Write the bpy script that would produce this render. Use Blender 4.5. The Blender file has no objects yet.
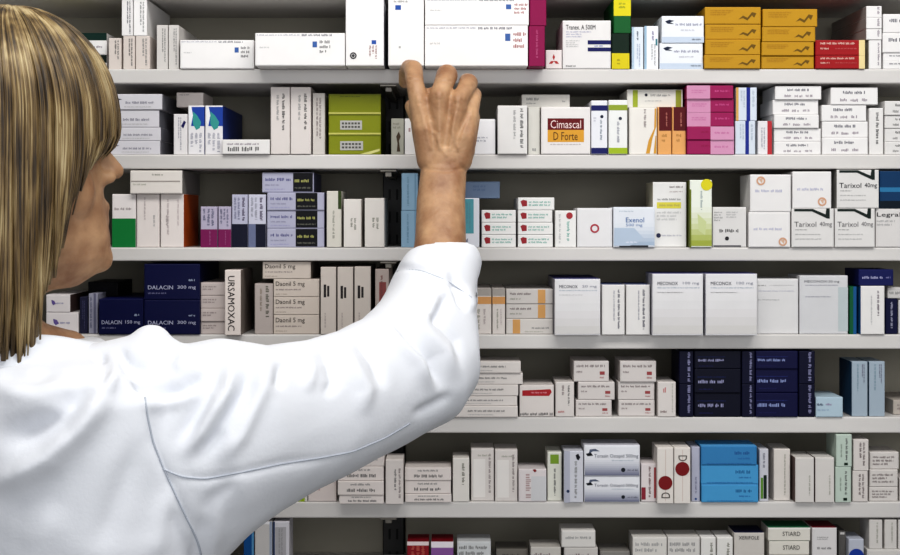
import bpy, bmesh, math, random
import numpy as np
from mathutils import Vector, Matrix
from mathutils.bvhtree import BVHTree

random.seed(7)
sc = bpy.context.scene
COL = sc.collection
PI = math.pi

# ------------------------------------------------------------------ camera frame
D = 1.70            # camera to the front edge of the shelves
F = 1417.0          # focal length in pixels
ZC = 1.48           # eye height
VX, VY = 450.0, 215.0

def P(px, py, Y=0.0):
    d = D + Y
    return Vector(((px - VX) * d / F, Y, ZC + (VY - py) * d / F))
def mpp(Y):
    return (D + Y) / F

# ------------------------------------------------------------------ materials
def lin(h):
    h = h.lstrip('#')
    out = []
    for i in (0, 2, 4):
        c = int(h[i:i+2], 16) / 255.0
        out.append(c / 12.92 if c <= 0.04045 else ((c + 0.055) / 1.055) ** 2.4)
    return (*out, 1.0)

MATS = {}
def card(h, rough=0.45):
    """printed carton board: base colour with a faint mottled variation"""
    k = ('card', h, rough)
    if k in MATS: return MATS[k]
    m = bpy.data.materials.new('carton_' + h)
    m.use_nodes = True
    nt = m.node_tree; b = nt.nodes['Principled BSDF']
    tc = nt.nodes.new('ShaderNodeTexCoord')
    nz = nt.nodes.new('ShaderNodeTexNoise'); nz.inputs['Scale'].default_value = 38; nz.inputs['Detail'].default_value = 3
    mx = nt.nodes.new('ShaderNodeMixRGB'); mx.blend_type = 'MULTIPLY'; mx.inputs['Fac'].default_value = 0.10
    mx.inputs['Color1'].default_value = lin(h)
    nt.links.new(tc.outputs['Object'], nz.inputs['Vector'])
    nt.links.new(nz.outputs['Fac'], mx.inputs['Color2'])
    nt.links.new(mx.outputs['Color'], b.inputs['Base Color'])
    b.inputs['Roughness'].default_value = rough; b.inputs['Specular IOR Level'].default_value = .18
    MATS[k] = m
    return m

def mat_noise(name, c1, c2, scale=8, rough=0.5, stretch=(1, 1, 1), bump=0.0, bscale=None, metallic=0.0, sss=0.0, detail=4):
    if name in MATS: return MATS[name]
    m = bpy.data.materials.new(name); m.use_nodes = True
    nt = m.node_tree; b = nt.nodes['Principled BSDF']
    tc = nt.nodes.new('ShaderNodeTexCoord'); mp = nt.nodes.new('ShaderNodeMapping')
    mp.inputs['Scale'].default_value = stretch
    nz = nt.nodes.new('ShaderNodeTexNoise'); nz.inputs['Scale'].default_value = scale; nz.inputs['Detail'].default_value = detail
    cr = nt.nodes.new('ShaderNodeValToRGB')
    cr.color_ramp.elements[0].position = 0.3; cr.color_ramp.elements[0].color = lin(c1)
    cr.color_ramp.elements[1].position = 0.7; cr.color_ramp.elements[1].color = lin(c2)
    nt.links.new(tc.outputs['Object'], mp.inputs['Vector']); nt.links.new(mp.outputs['Vector'], nz.inputs['Vector'])
    nt.links.new(nz.outputs['Fac'], cr.inputs['Fac']); nt.links.new(cr.outputs['Color'], b.inputs['Base Color'])
    b.inputs['Roughness'].default_value = rough; b.inputs['Metallic'].default_value = metallic
    if sss:
        b.inputs['Subsurface Weight'].default_value = sss
        b.inputs['Subsurface Radius'].default_value = (0.012, 0.005, 0.003)
        b.inputs['Subsurface Scale'].default_value = 0.6
    if bump:
        n2 = nt.nodes.new('ShaderNodeTexNoise'); n2.inputs['Scale'].default_value = bscale or scale * 6; n2.inputs['Detail'].default_value = 5
        bp = nt.nodes.new('ShaderNodeBump'); bp.inputs['Strength'].default_value = bump; bp.inputs['Distance'].default_value = 0.002
        nt.links.new(mp.outputs['Vector'], n2.inputs['Vector'])
        nt.links.new(n2.outputs['Fac'], bp.inputs['Height']); nt.links.new(bp.outputs['Normal'], b.inputs['Normal'])
    MATS[name] = m
    return m

# ------------------------------------------------------------------ object helpers
def link(name, me, parent=None, loc=None):
    o = bpy.data.objects.new(name, me); COL.objects.link(o)
    if loc is not None: o.location = loc
    if parent is not None: o.parent = parent
    return o
def bm_obj(name, bm, mats, parent=None, loc=None, smooth=False):
    me = bpy.data.meshes.new(name); bm.to_mesh(me); bm.free()
    for m in (mats if isinstance(mats, (list, tuple)) else [mats]): me.materials.append(m)
    if smooth: me.polygons.foreach_set('use_smooth', [True] * len(me.polygons))
    return link(name, me, parent, loc)
def box_bm(bm, x0, x1, y0, y1, z0, z1, bev=0.0, mi=0, seg=1):
    r = bmesh.ops.create_cube(bm, size=1.0)
    vs = r['verts']
    for v in vs:
        v.co = Vector((x0 + (v.co.x + .5) * (x1 - x0), y0 + (v.co.y + .5) * (y1 - y0), z0 + (v.co.z + .5) * (z1 - z0)))
    fs = {f for v in vs for f in v.link_faces}
    for f in fs: f.material_index = mi
    if bev:
        es = {e for v in vs for e in v.link_edges}
        bmesh.ops.bevel(bm, geom=list(es), offset=bev, segments=seg, profile=0.5, affect='EDGES')
def struct(o):
    o['kind'] = 'structure'; return o

# text outlines -> list of (verts2d, faces) normalised to a unit box
TXT = {}
def text_mesh(s):
    if s in TXT: return TXT[s]
    cu = bpy.data.curves.new('lettering', 'FONT'); cu.body = s; cu.resolution_u = 4 if len(s) <= 2 else 2
    o = bpy.data.objects.new('lettering', cu); COL.objects.link(o)
    dg = bpy.context.evaluated_depsgraph_get(); dg.update()
    me = o.evaluated_get(dg).to_mesh()
    v = np.array([tuple(p.co) for p in me.vertices]); f = [tuple(p.vertices) for p in me.polygons]
    o.evaluated_get(dg).to_mesh_clear()
    bpy.data.objects.remove(o); bpy.data.curves.remove(cu)
    mn = v.min(0); sz = v.max(0) - mn; sz[sz == 0] = 1
    TXT[s] = ((v - mn) / sz, f)
    return TXT[s]

# ------------------------------------------------------------------ shelving unit
SH = [(-19, -4), (69, 83.5), (154.5, 169), (247.5, 261), (334.5, 349), (417, 433), (502, 518), (590, 605)]
ztop = [P(0, a).z for a, b in SH]; zbot = [P(0, b).z for a, b in SH]
SX0, SX1 = -0.95, 0.95
SD = 0.19
m_shelf = mat_noise('shelf_laminate', 'c6c3c0', 'd2cfcc', 5, 0.4, (1, 3, 3))
m_back = mat_noise('back_panel_grey', '8f8a7c', '9d988a', 6, 0.6, (1, 1, 2))
m_steel = mat_noise('upright_dark_steel', '1c1b1b', '2a2827', 20, 0.45, metallic=0.3)
m_brkt = mat_noise('bracket_steel', '6a6660', '8a857c', 30, 0.4, metallic=0.5)

unit = bpy.data.objects.new('shelving_unit', None); COL.objects.link(unit)
unit.location = (0, SD / 2, 0)
unit['label'] = 'white laminate pharmacy shelving unit with dark slotted uprights holding all the cartons'
unit['category'] = 'shelf'
def U(name, bm, m, loc=(0, 0, 0)):
    o = bm_obj(name, bm, m, unit); o.location = Vector(loc) - Vector((0, SD / 2, 0)); return o
def shelf_board(zt, zb):
    bm = bmesh.new()
    box_bm(bm, SX0, SX1, 0.0, SD, zb, zt, 0.0015, seg=2)
    o = U('shelf_board', bm, m_shelf)
    for xx in ((388 - VX) * .0012 , -0.93, 0.93)[(zt > ZC + .26):]:
        b = bmesh.new()
        box_bm(b, xx - .010, xx + .010, .004, SD - .012, zb - .0032, zb - .0004, .0006)
        box_bm(b, xx - .004, xx + .004, .012, SD - .012, zb - .009, zb - .0032, .0006)
        k = bm_obj('bracket', b, m_brkt, o)
for zt, zb in zip(ztop, zbot): shelf_board(zt, zb)
zz = ztop[-1]
while zz > 0.2:
    zz -= 0.1027
    shelf_board(zz, zz - .0175)
for a, b in ((SX0, (382 - VX) * .0012 - .001), ((398 - VX) * .0012 + .003, SX1)):
    bm = bmesh.new(); box_bm(bm, a, b, SD, SD + .012, 0.02, 1.98, .001)
    U('back_panel', bm, m_back)
for xx in ((390 - VX) * .00125, -0.93, 0.93):
    bm = bmesh.new()
    box_bm(bm, xx - .014, xx + .014, SD - .011, SD + .02, 0.0, 1.98, .001)
    for k in range(60):
        z0 = 0.12 + k * .03
        for s in (-1, 1):
            box_bm(bm, xx + s * .005 - .0015, xx + s * .005 + .0015, SD - .0118, SD - .0105, z0, z0 + .014, 0, 1)
    o = U('upright', bm, [m_steel, card('050505')])

# room
bm = bmesh.new(); box_bm(bm, -2.6, 2.6, -3.6, .45, -.05, 0)
struct(bm_obj('floor', bm, mat_noise('floor_vinyl', '8e8a84', '9b9790', 6, 0.4)))
bm = bmesh.new(); box_bm(bm, -2.6, 2.6, .25, .35, 0, 2.7)
struct(bm_obj('wall_back', bm, mat_noise('wall_paint', 'b9b5ac', 'c4c0b7', 4, 0.7)))
bm = bmesh.new(); box_bm(bm, -2.6, 2.6, -3.6, .45, 2.7, 2.75)
struct(bm_obj('ceiling', bm, mat_noise('ceiling_paint', 'dddbd7', 'e6e4e0', 4, 0.8)))

# ------------------------------------------------------------------ cartons
rs = random.Random(3)
def mixh(a, b, t):
    return ''.join('%02x' % (int(round((int(a[i:i+2], 16) * (1 - t) + int(b[i:i+2], 16) * t) / 12) * 12) & 255 if True else 0) for i in (0, 2, 4)) if len(a) == 6 else a
def scribble(out, u0, v0, u1, v1, n, col, rot, W, H, base='ffffff'):
    """n lines of small unreadable print filling a rectangle (v measured down)"""
    col = mixh(col, base, .08 if int(base[2:4], 16) < 90 else .25)
    rw, rh = (u1 - u0) * W, (v1 - v0) * H
    L, T = (rh, rw) if rot else (rw, rh)
    lh = T / n
    for i in range(n):
        t0 = i * lh + lh * .2; t1 = (i + 1) * lh - lh * .2
        th = t1 - t0
        end = L * (1.0 if i == 0 else rs.uniform(.62, 1.0))
        s = 0.0
        while s < end - th * .2:
            wl = rs.randint(3, 8)
            for _ in range(wl):
                w = th * rs.uniform(.28, .55)
                if s + w > end: break
                lo = rs.choice((0, 0, .25, .25)); hi = rs.choice((1, 1, .8, 1))
                a0, a1 = s, s + w * .62
                b0, b1 = t0 + th * lo, t0 + th * hi
                if rot:
                    q = (u0 + (rw - b1) / W, v0 + a0 / H, u0 + (rw - b0) / W, v0 + a1 / H)
                else:
                    q = (u0 + a0 / W, v0 + b0 / H, u0 + a1 / W, v0 + b1 / H)
                out.append(('r', *q, col))
                s += w
            s += th * .5

ALL = []
def carton_mesh(W, Dp, H, st, name):
    base = st['base']
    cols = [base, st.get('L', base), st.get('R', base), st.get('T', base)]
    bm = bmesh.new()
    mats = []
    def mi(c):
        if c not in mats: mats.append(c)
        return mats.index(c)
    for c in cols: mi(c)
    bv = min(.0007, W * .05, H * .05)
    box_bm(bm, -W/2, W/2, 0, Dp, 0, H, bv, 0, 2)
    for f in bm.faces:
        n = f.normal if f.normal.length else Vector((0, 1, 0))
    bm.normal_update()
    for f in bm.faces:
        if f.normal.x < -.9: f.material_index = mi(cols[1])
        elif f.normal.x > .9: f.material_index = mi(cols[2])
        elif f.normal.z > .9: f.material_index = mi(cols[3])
    # tuck-in flap of the end panel: a thin plate leaving the fold line open at its rim
    fl = st.get('flap', 1)
    yf = 0.0
    if fl:
        m = min(.0016, W * .04, H * .06)
        box_bm(bm, -W/2 + m, W/2 - m, -.00035, .0002, m * .6, H - m * 1.0, .00012, 0)
        yf = -.00035
    flat = []
    for pr in st.get('p', ()):
        if pr[0] == 's':
            scribble(flat, *pr[1:6], pr[6], pr[7] if len(pr) > 7 else 0, W, H, base)
        else: flat.append(pr)
    kk = 0
    def X(u): return -W/2 + u * W
    def Z(v): return H - v * H
    for i, pr in enumerate(flat):
        k = pr[0]
        y = yf - .00012 - .00008 * (pr[-1] if False else 0)
        if k == 'r':
            y -= (.00001 * min(i, 12))
            c = pr[5]
            vs = [bm.verts.new((X(a), y, Z(b))) for a, b in ((pr[1], pr[4]), (pr[3], pr[4]), (pr[3], pr[2]), (pr[1], pr[2]))]
            f = bm.faces.new(vs); f.material_index = mi(c)
        elif k == 'p':
            y -= .0001
            vs = [bm.verts.new((X(a), y, Z(b))) for a, b in pr[1]]
            f = bm.faces.new(vs); f.material_index = mi(pr[2])
            f.normal_update()
            if f.normal.y > 0: f.normal_flip()
        elif k in 'do':
            y -= .00025
            _, u, v, rad, c = pr[:5]
            R = rad * H; n = 28
            if k == 'd':
                vs = [bm.verts.new((X(u) + R * math.cos(2*PI*j/n), y, Z(v) + R * math.sin(2*PI*j/n))) for j in range(n)]
                f = bm.faces.new(vs); f.material_index = mi(c)
            else:
                a = [bm.verts.new((X(u) + R * math.cos(2*PI*j/n), y, Z(v) + R * math.sin(2*PI*j/n))) for j in range(n)]
                b = [bm.verts.new((X(u) + R*.62 * math.cos(2*PI*j/n), y, Z(v) + R*.62 * math.sin(2*PI*j/n))) for j in range(n)]
                for j in range(n):
                    f = bm.faces.new((a[j], a[(j+1) % n], b[(j+1) % n], b[j])); f.material_index = mi(c)
        elif k == 't':
            y -= .0003
            _, s, u0, v0, u1, v1, c = pr[:7]; rot = pr[7] if len(pr) > 7 else 0
            tv, tf = text_mesh(s)
            vs = []
            for t in tv:
                if rot == 1:  a, b = u0 + t[1] * (u1 - u0), v0 + t[0] * (v1 - v0)     # reads downward
                elif rot == -1: a, b = u1 - t[1] * (u1 - u0), v1 - t[0] * (v1 - v0)
                else: a, b = u0 + t[0] * (u1 - u0), v1 - t[1] * (v1 - v0)
                vs.append(bm.verts.new((X(a), y, Z(b))))
            for q in tf:
                try:
                    f = bm.faces.new([vs[j] for j in q]); f.material_index = mi(c)
                except ValueError: pass
    me = bpy.data.meshes.new(name); bm.to_mesh(me); bm.free()
    for c in mats: me.materials.append(card(c))
    return me

GAP = 0.0002
def C(row, x0, y0, x1, st, label, r=.005, d=.11, on=None, group=None, name='medicine_carton', cat='box', back=0, rz=0, y1=None):
    """one carton: front face spans x0..x1 px and rises to y0 px, standing on its shelf (or on z = on)"""
    a = P(x0, y0, r); b = P(x1, y0, r)
    z0 = (ztop[row] if on is None else on) + GAP
    H = a.z - z0; W = b.x - a.x - .0004
    if row in (3, 4) and x0 > 560: d = min(d, .06)
    if row == 5 and x0 < 840: d = min(d, .06)
    if row == 6: d = min(d, .045)
    if row == 7: d = min(d, .04)
    d = min(d, SD - .014 - r)
    me = carton_mesh(W, d, H, st, name)
    o = link(name, me, None, ((a.x + b.x) / 2, r, z0))
    if rz: o.rotation_euler.z = math.radians(rz)
    o['label'] = label; o['category'] = cat
    if group: o['group'] = group
    ALL.append(o)
    zt = z0 + H
    for s in st.get('stick', ()):
        bm = bmesh.new()
        u0, v0, u1, v1 = s
        box_bm(bm, -W/2 + u0*W, -W/2 + u1*W, -.0008, -.00036, H - v1*H, H - v0*H, .0001)
        k = bm_obj('price_sticker', bm, card('b9b8b4'), o); k['label'] = 'pale grey printed price sticker'
        bm = bmesh.new()
        for ln in range(2):
            vv = v0 + (v1 - v0) * (.2 + .38 * ln)
            for q in range(6):
                uu = u0 + (u1 - u0) * (.08 + q * .145)
                box_bm(bm, -W/2 + uu*W, -W/2 + (uu + (u1-u0)*.1)*W, -.00095, -.00075, H - (vv + (v1-v0)*.22)*H, H - vv*H)
        bm_obj('sticker_print', bm, card('55544f'), k)
    for i in range(back):
        y = r + (d + .0015) * (i + 1)
        if y + d > SD - .013: break
        c = o.copy(); COL.objects.link(c); c.location.y = y
        c['label'] = label.split(',')[0] + ', standing directly behind ' + 'the front one'
        if group: c['group'] = group
        ALL.append(c)
    return zt

POS = {1: [''], 2: ['top', 'bottom'], 3: ['top', 'middle', 'bottom'], 4: ['top', 'second from top', 'third from top', 'bottom'],
       5: ['top', 'second from top', 'middle', 'second from bottom', 'bottom'],
       6: ['top', 'second from top', 'third from top', 'third from bottom', 'second from bottom', 'bottom']}
def ST(row, xs, ys, st, desc, where, r=.005, d=.11, on=None, jit=True):
    """a stack of cartons; ys are the px heights of the tops, first = topmost"""
    n = len(ys)
    if not isinstance(xs, list): xs = [xs] * n
    if not isinstance(st, list): st = [st] * n
    if not isinstance(desc, list): desc = [desc] * n
    z = on
    for i in range(n - 1, -1, -1):
        rr = r + (rs.uniform(-.0015, .002) if jit else 0)
        z = C(row, xs[i][0], ys[i], xs[i][1], st[i], f'{desc[i]}, {POS[n][i]} of {where}', rr, d, z, group=where)
    return z
# ------------------------------------------------------------------ carton designs
WH = 'e9e7e6'; WH2 = 'f2f0ef'; GR = 'd4d0cc'; BE = 'd9cfc8'; INK = '3a393c'; INK2 = '6c6a6e'; NAVY = '0a0d38'; BLU = '23337e'
def plain(base=WH, ink=INK, u0=.12, v0=.25, u1=.85, v1=.7, n=2, **k):
    return dict(base=base, p=[('s', u0, v0, u1, v1, n, ink)], **k)
def spine(base=WH, ink=INK, u0=.45, v0=.08, u1=.85, v1=.7, n=2, **k):
    return dict(base=base, p=[('s', u0, v0, u1, v1, n, ink, 1)], **k)
def endprint(base=WH, ink=INK):     # narrow end panel: a bold short line above a row of numerals
    return dict(base=base, p=[('s', .26, .14, .74, .44, 1, ink), ('s', .2, .58, .36, .86, 1, INK2), ('s', .42, .6, .6, .88, 1, INK2), ('s', .66, .58, .82, .86, 1, INK2)])
def endtext(s, base=WH, ink=INK):
    return dict(base=base, p=[('t', s, .2, .5, .84, .84, ink), ('s', .28, .12, .72, .36, 1, INK2)])
def bluelogo(base=WH2, u=.72, v=.42, w=.05, red=0):
    return dict(base=base, p=[('r', u, v - .08, u + w, v + .1, '4468a8'), ('s', u + w + .03, v - .14, u + w + .16, v + .3, 3, INK if not red else '8a3038'),
                              ('s', .02, .02, .5, .1, 1, 'a6a4aa'), ('s', .52, .01, .86, .12, 1, '55545c'), ('s', .05, .4, .16, .48, 1, 'b2b0b4')])

def grad(v0, v1, a, b, n):
    out = []
    for i in range(n):
        t = (i + .5) / n; t = t * t * .6 + t * .4
        c = ''.join('%02x' % int(int(a[k:k+2], 16) * (1 - t) + int(b[k:k+2], 16) * t) for k in (0, 2, 4))
        out.append(('r', .01, v0 + (v1 - v0) * i / n, .99, v0 + (v1 - v0) * (i + 1) / n, c))
    return out
# ================================================================== top shelf (1)
w = 'on the top shelf'
C(1, 52, 32, 79.5, dict(base='cfc23c', p=[('r', .1, .2, .9, .34, 'a79c2a')]), 'yellow carton half hidden behind the blonde hair on the top shelf', r=.02)
z = C(1, 80, 55, 107, dict(base=WH, p=[('r', 0, 0, 1, .5, '10201c')]), 'white carton with painted gap shadow, lower one beside the hair on the top shelf', r=.02)  # dark upper half paints in the shaded gap below the next carton
C(1, 80, 33, 107, dict(base=WH, p=[('r', 0, 0, 1, .34, '0c2c25'), ('s', .1, .55, .9, .72, 1, INK2)]), 'white carton with dark green upper band, upper one beside the hair on the top shelf', r=.02, on=z)
C(1, 108.5, 38, 121.5, spine(BE, INK), 'narrow upright off-white carton left of the tall double column, top shelf', d=.14)
z1 = C(1, 123, 36, 135, spine(BE, INK, v1=.9, n=2), 'upright off-white carton, lower left of the tall double column, top shelf', d=.14)
z2 = C(1, 135.4, 36, 150, spine(BE, INK2, v1=.9, n=2), 'upright off-white carton, lower right of the tall double column, top shelf', d=.14)
C(1, 121.5, -1.5, 133, spine(WH, INK, v1=.95), 'upright off-white carton, upper left of the tall double column, top shelf', d=.14, on=z1)
C(1, 133.4, -1, 147, spine(WH2, INK2, v1=.9), 'upright white carton, upper right of the tall double column, top shelf', d=.14, on=z2)
C(1, 156.5, 25, 168, spine(GR, INK2, v1=.85), 'upright greyish carton, left of the pair before the long white carton, top shelf', d=.14)
C(1, 168.4, 25, 179, spine(GR, INK2, v1=.9), 'upright greyish carton, right of the pair before the long white carton, top shelf', d=.14)
C(1, 180, 40, 254, bluelogo(WH2, .74, .34, .055), 'long low white carton with blue square logo, leftmost long one on the top shelf', r=-.002, d=.1)
C(1, 255, 33, 345, bluelogo(WH2, .64, .34), 'long low white carton overhanging the top shelf left of the tall white carton', r=-.035, d=.15)
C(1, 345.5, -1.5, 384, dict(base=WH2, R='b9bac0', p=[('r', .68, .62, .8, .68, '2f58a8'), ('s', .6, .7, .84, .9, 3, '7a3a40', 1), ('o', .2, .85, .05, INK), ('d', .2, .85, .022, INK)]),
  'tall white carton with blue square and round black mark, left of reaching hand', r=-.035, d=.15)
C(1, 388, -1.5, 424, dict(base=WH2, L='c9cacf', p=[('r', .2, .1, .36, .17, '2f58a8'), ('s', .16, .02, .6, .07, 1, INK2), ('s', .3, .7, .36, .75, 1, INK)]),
  'tall white carton on the top shelf that the woman is reaching for with her fingers', r=-.035, d=.15)
z = C(1, 424.6, 25.5, 528, bluelogo(WH2, .78, .28, .05, 1), 'long white carton right above the knuckles, lower of the long pair', r=-.03, d=.15)
C(1, 424.8, -1.5, 529, bluelogo(WH2, .78, .3, .05, 1), 'long white carton right above the knuckles, upper of the long pair', r=-.03, d=.15, on=z)
mg = dict(base='8d0f4e', p=[('s', .4, .1, .62, .8, 1, 'c45a8c', 1)])
z = C(1, 528.6, 26, 545, mg, 'upright magenta carton, lower of the magenta pair at the end of the long white cartons', r=-.028, d=.14)
C(1, 529.6, -1.5, 546.5, dict(base='8d0f4e', p=[]), 'upright magenta carton, upper of the magenta pair at the end of the long white cartons', r=-.028, d=.14, on=z)
def rhomb(cx, cy, sx, sy, a):
    pts = []
    for t in ((1, 0), (0, .45), (-1, 0), (0, -.45)):
        x = t[0] * math.cos(a) - t[1] * math.sin(a); y = t[0] * math.sin(a) + t[1] * math.cos(a)
        pts.append((cx + x * sx, cy + y * sy))
    return pts
C(1, 545.5, 50, 562, dict(base='ece4e2', p=[('p', rhomb(.5, .38, .17, .17, PI/2), 'b8383a'), ('p', rhomb(.36, .66, .19, .17, -.5), 'b8383a'), ('p', rhomb(.66, .66, .19, .17, .5), 'b8383a')]),
  'small white carton with a red three-lobed emblem beside the magenta cartons', r=0)
C(1, 562.4, 20.5, 611, dict(base='e6e4e3', p=[('t', 'Tranex. A 500M', .07, .09, .68, .19, '222126'), ('s', .07, .21, .6, .36, 3, '8f94ae'), ('s', .07, .4, .36, .56, 4, 'a4a6ac'),
   ('r', .52, .41, 1, .495, '161a5c'), ('r', .52, .56, 1, .64, '161a5c'), ('s', .66, .5, .84, .555, 1, '6a74b8'), ('s', .07, .91, .28, .97, 1, INK)]),
  'white carton with two navy bars and black heading, left of the yellow-green column', r=0)
z = C(1, 611.6, 33.5, 629.5, dict(base='0a2416', p=[('r', 0, .56, 1, 1, 'd8c81c'), ('s', .3, .7, .5, .9, 2, '9c901c')]), 'upright dark green carton with yellow foot, lower of the yellow-green column', r=0)
C(1, 613.5, -1.5, 631, dict(base='14602c', p=[('r', 0, 0, 1, .5, 'ddd020'), ('s', .3, .1, .7, .3, 2, 'a89c20')]), 'upright green carton with yellow top half, upper of the yellow-green column', r=0, on=z)
lb = dict(base='dfe6ee', p=[('r', 0, 0, .2, 1, 'b4c8da'), ('s', .38, .1, .62, .32, 1, NAVY, 1), ('s', .4, .4, .75, .94, 2, '8fa6c0', 1)])
C(1, 631.6, 27, 643.5, lb, 'narrow upright pale blue carton, left of the pair beside the yellow-green column')
C(1, 644.2, 26, 658.5, dict(base='eceef2', p=[('r', 0, 0, .16, 1, '9fbcd2'), ('s', .5, .12, .72, .36, 1, '4a3f86', 1), ('s', .45, .42, .85, .94, 2, '9a9aa6', 1), ('r', .8, .3, .93, .45, '3f7f8c')]), 'narrow upright pale blue carton, right of the pair beside the yellow-green column')
sw = dict(base='e9ecf1', p=[('p', [(.08, .2), (.18, .14), (.3, .18), (.2, .24), (.3, .3), (.14, .29)], '1d2740'), ('s', .33, .24, .95, .4, 1, '6d7690'), ('s', .45, .48, .8, .58, 1, 'b2b8c6'), ('r', 0, .78, 1, 1, 'c8d4e4'), ('s', .72, .82, .96, .93, 1, '8c9cc0')])
ST(1, [(661.5, 704), (659.5, 703)], [16, 43], sw, 'pale blue-white carton with dark swoosh', 'the pair left of the yellow cartons', r=.001)
ye = dict(base='be9020', L='a87c14', p=[('s', .1, .15, .52, .5, 3, '9a7616'), ('p', [(.6, .72), (.68, .5), (.76, .62), (.84, .3), (.92, .36), (.88, .62), (.84, .48), (.76, .78), (.68, .64)], '6e5212')])
ST(1, [(704.6, 761), (705, 761), (705, 760.5), (704, 760.5)], [7, 24.5, 39.5, 55], ye, 'yellow carton with bird-like squiggle', 'the left yellow stack', r=-.002)
ST(1, [(762.5, 817.5), (762, 815.5), (761.4, 814), (761.2, 814)], [9, 27, 42, 56], ye, 'yellow carton with bird-like squiggle', 'the right yellow stack', r=-.002)
rd = dict(base='a01a20', R='e0cf9a', p=[('r', .88, 0, 1, 1, 'e6d39c'), ('s', .1, .1, .8, .34, 1, 'e8c8c4'), ('s', .1, .46, .3, .66, 1, 'e8c8c4'), ('s', .4, .5, .84, .62, 1, 'c06a66')])
ST(1, (815.2, 865), [40, 55.5], rd, 'bright red carton with white lettering', 'the red pair right of the yellow cartons', r=-.002)
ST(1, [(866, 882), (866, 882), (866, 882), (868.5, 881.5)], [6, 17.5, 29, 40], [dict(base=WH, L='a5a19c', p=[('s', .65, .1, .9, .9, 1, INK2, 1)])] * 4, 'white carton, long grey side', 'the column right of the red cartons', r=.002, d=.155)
ST(1, [(883, 914), (882.5, 912), (883, 914), (883, 914)], [14, 33, 53, 61], plain(WH, INK, .2, .2, .9, .5, 1), 'white carton cut by picture edge', 'the top-shelf right-edge stack', r=.002)

# ================================================================== second shelf (2)
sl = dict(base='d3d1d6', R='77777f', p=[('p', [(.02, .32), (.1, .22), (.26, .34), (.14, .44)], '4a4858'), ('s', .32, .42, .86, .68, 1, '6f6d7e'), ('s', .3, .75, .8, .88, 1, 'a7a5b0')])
ST(2, [(108, 162.5), (106, 159.5), (106, 161), (105, 160.5)], [94, 110, 127.5, 141], sl, 'silvery white carton with dark swoosh', 'the second-shelf stack beside the hair', d=.15)
C(2, 173.5, 114, 187.6, dict(base='e2dfdf', p=[('s', .3, .08, .6, .9, 2, '8a8690', 1), ('p', [(.55, .3), (.75, .16), (.9, .2), (.7, .36)], '25245c')]), 'upright white carton beside the blue-topped pair, second shelf', d=.12)
bd = dict(base='e6e4e6', R='2a3e86', p=[('r', .18, .03, 1, .42, '2548a2'), ('p', [(.3, .12), (.55, .2), (.8, .34), (.72, .46), (.5, .5), (.3, .38)], '3e9a94'), ('p', [(.06, .02), (.2, .02), (.3, .2), (.18, .42), (.06, .3)], 'eef0f2'), ('s', .1, .56, .9, .96, 3, '9a98a4', 1)])
z = C(2, 188, 105.5, 204.6, bd, 'upright white carton with blue square and green drop, left of the pair', d=.16)
C(2, 205, 105.5, 223, bd, 'upright white carton with blue square and green drop, right of the pair', d=.16)
C(2, 176.3, 92.5, 203.5, plain('e4dbd6', INK2, .08, .1, .5, .22, 1), 'small blank pinkish-white carton lying on top of the blue-topped pair', r=.034, d=.07, on=z)
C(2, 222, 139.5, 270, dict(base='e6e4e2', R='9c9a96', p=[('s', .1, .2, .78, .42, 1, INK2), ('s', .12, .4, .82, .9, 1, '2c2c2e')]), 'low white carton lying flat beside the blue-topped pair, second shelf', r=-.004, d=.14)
vt = lambda u: dict(base='ddd6d2', p=[('s', u, .1, u + .24, .66, 1, '2a282a', 1), ('s', u - .28, .12, u - .08, .5, 1, '8a8684', 1)])
C(2, 270.5, 87, 290, vt(.55), 'tall upright off-white carton, leftmost of the three before the green stack', r=-.001, d=.12)
C(2, 290.4, 87, 311, vt(.62), 'tall upright off-white carton, middle of the three before the green stack', r=-.001, d=.12)
C(2, 312.5, 93, 325, dict(base='cfcac4', p=[('s', .25, .08, .75, .75, 2, '77736e', 1)]), 'narrow upright greyish carton directly left of the green stack', r=.004, d=.12)
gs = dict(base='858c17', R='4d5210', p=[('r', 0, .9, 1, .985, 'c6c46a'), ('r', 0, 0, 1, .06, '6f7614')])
gs2 = dict(gs, stick=[(.22, .3, .64, .75)])
gs3 = dict(gs, stick=[(.22, .32, .66, .78)], p=gs['p'][1:] + [('p', [(.6, .98), (.98, .7), (.98, .82), (.8, .98)], 'd4d28a')])
ST(2, [(328.5, 381)] * 3, [94, 114.5, 135], [dict(gs, p=gs['p'] + [('s', .22, .07, .6, .16, 1, '3a3e10')]), gs2, gs3], ['plain olive-green carton', 'olive-green carton with grey price sticker', 'olive-green carton with grey price sticker'], 'the olive-green stack on the second shelf', d=.13, jit=False)
C(2, 391, 118.5, 404, dict(base='a9a89c', p=[('p', [(.4, .5), (.6, .36), (.75, .5), (.62, .62), (.72, .92), (.45, .92), (.5, .7)], '4a3c2c'), ('s', .15, .1, .8, .3, 2, '77766c')]), 'small grey-green carton with a brown figure, left of the wrist on second shelf')
C(2, 404.5, 118.5, 418, plain(WH, '9c8a8a', .3, .15, .6, .8, 2), 'narrow white carton partly hidden behind the hand on the second shelf')
C(2, 462, 119, 495.5, dict(base='e9e8ea', p=[('s', .42, .48, .78, .66, 2, '7d7f94')]), 'small white carton emerging right of the hand on the second shelf', r=.003)
C(2, 497.5, 105.5, 527.5, dict(base='e0dedc', p=[('s', .72, .06, .9, .9, 1, '3c3b3d', 1), ('s', .5, .1, .64, .7, 1, '9c9a9c', 1)]), 'upright white carton with vertical lettering at its right edge, second shelf', r=-.004)
zj = C(2, 528, 107, 540, dict(base='d3d1ca', p=[('s', .35, .85, .75, .95, 1, INK2)]), 'narrow plain upright off-white carton squeezed left of the maroon and yellow panel carton', r=.006)
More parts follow.
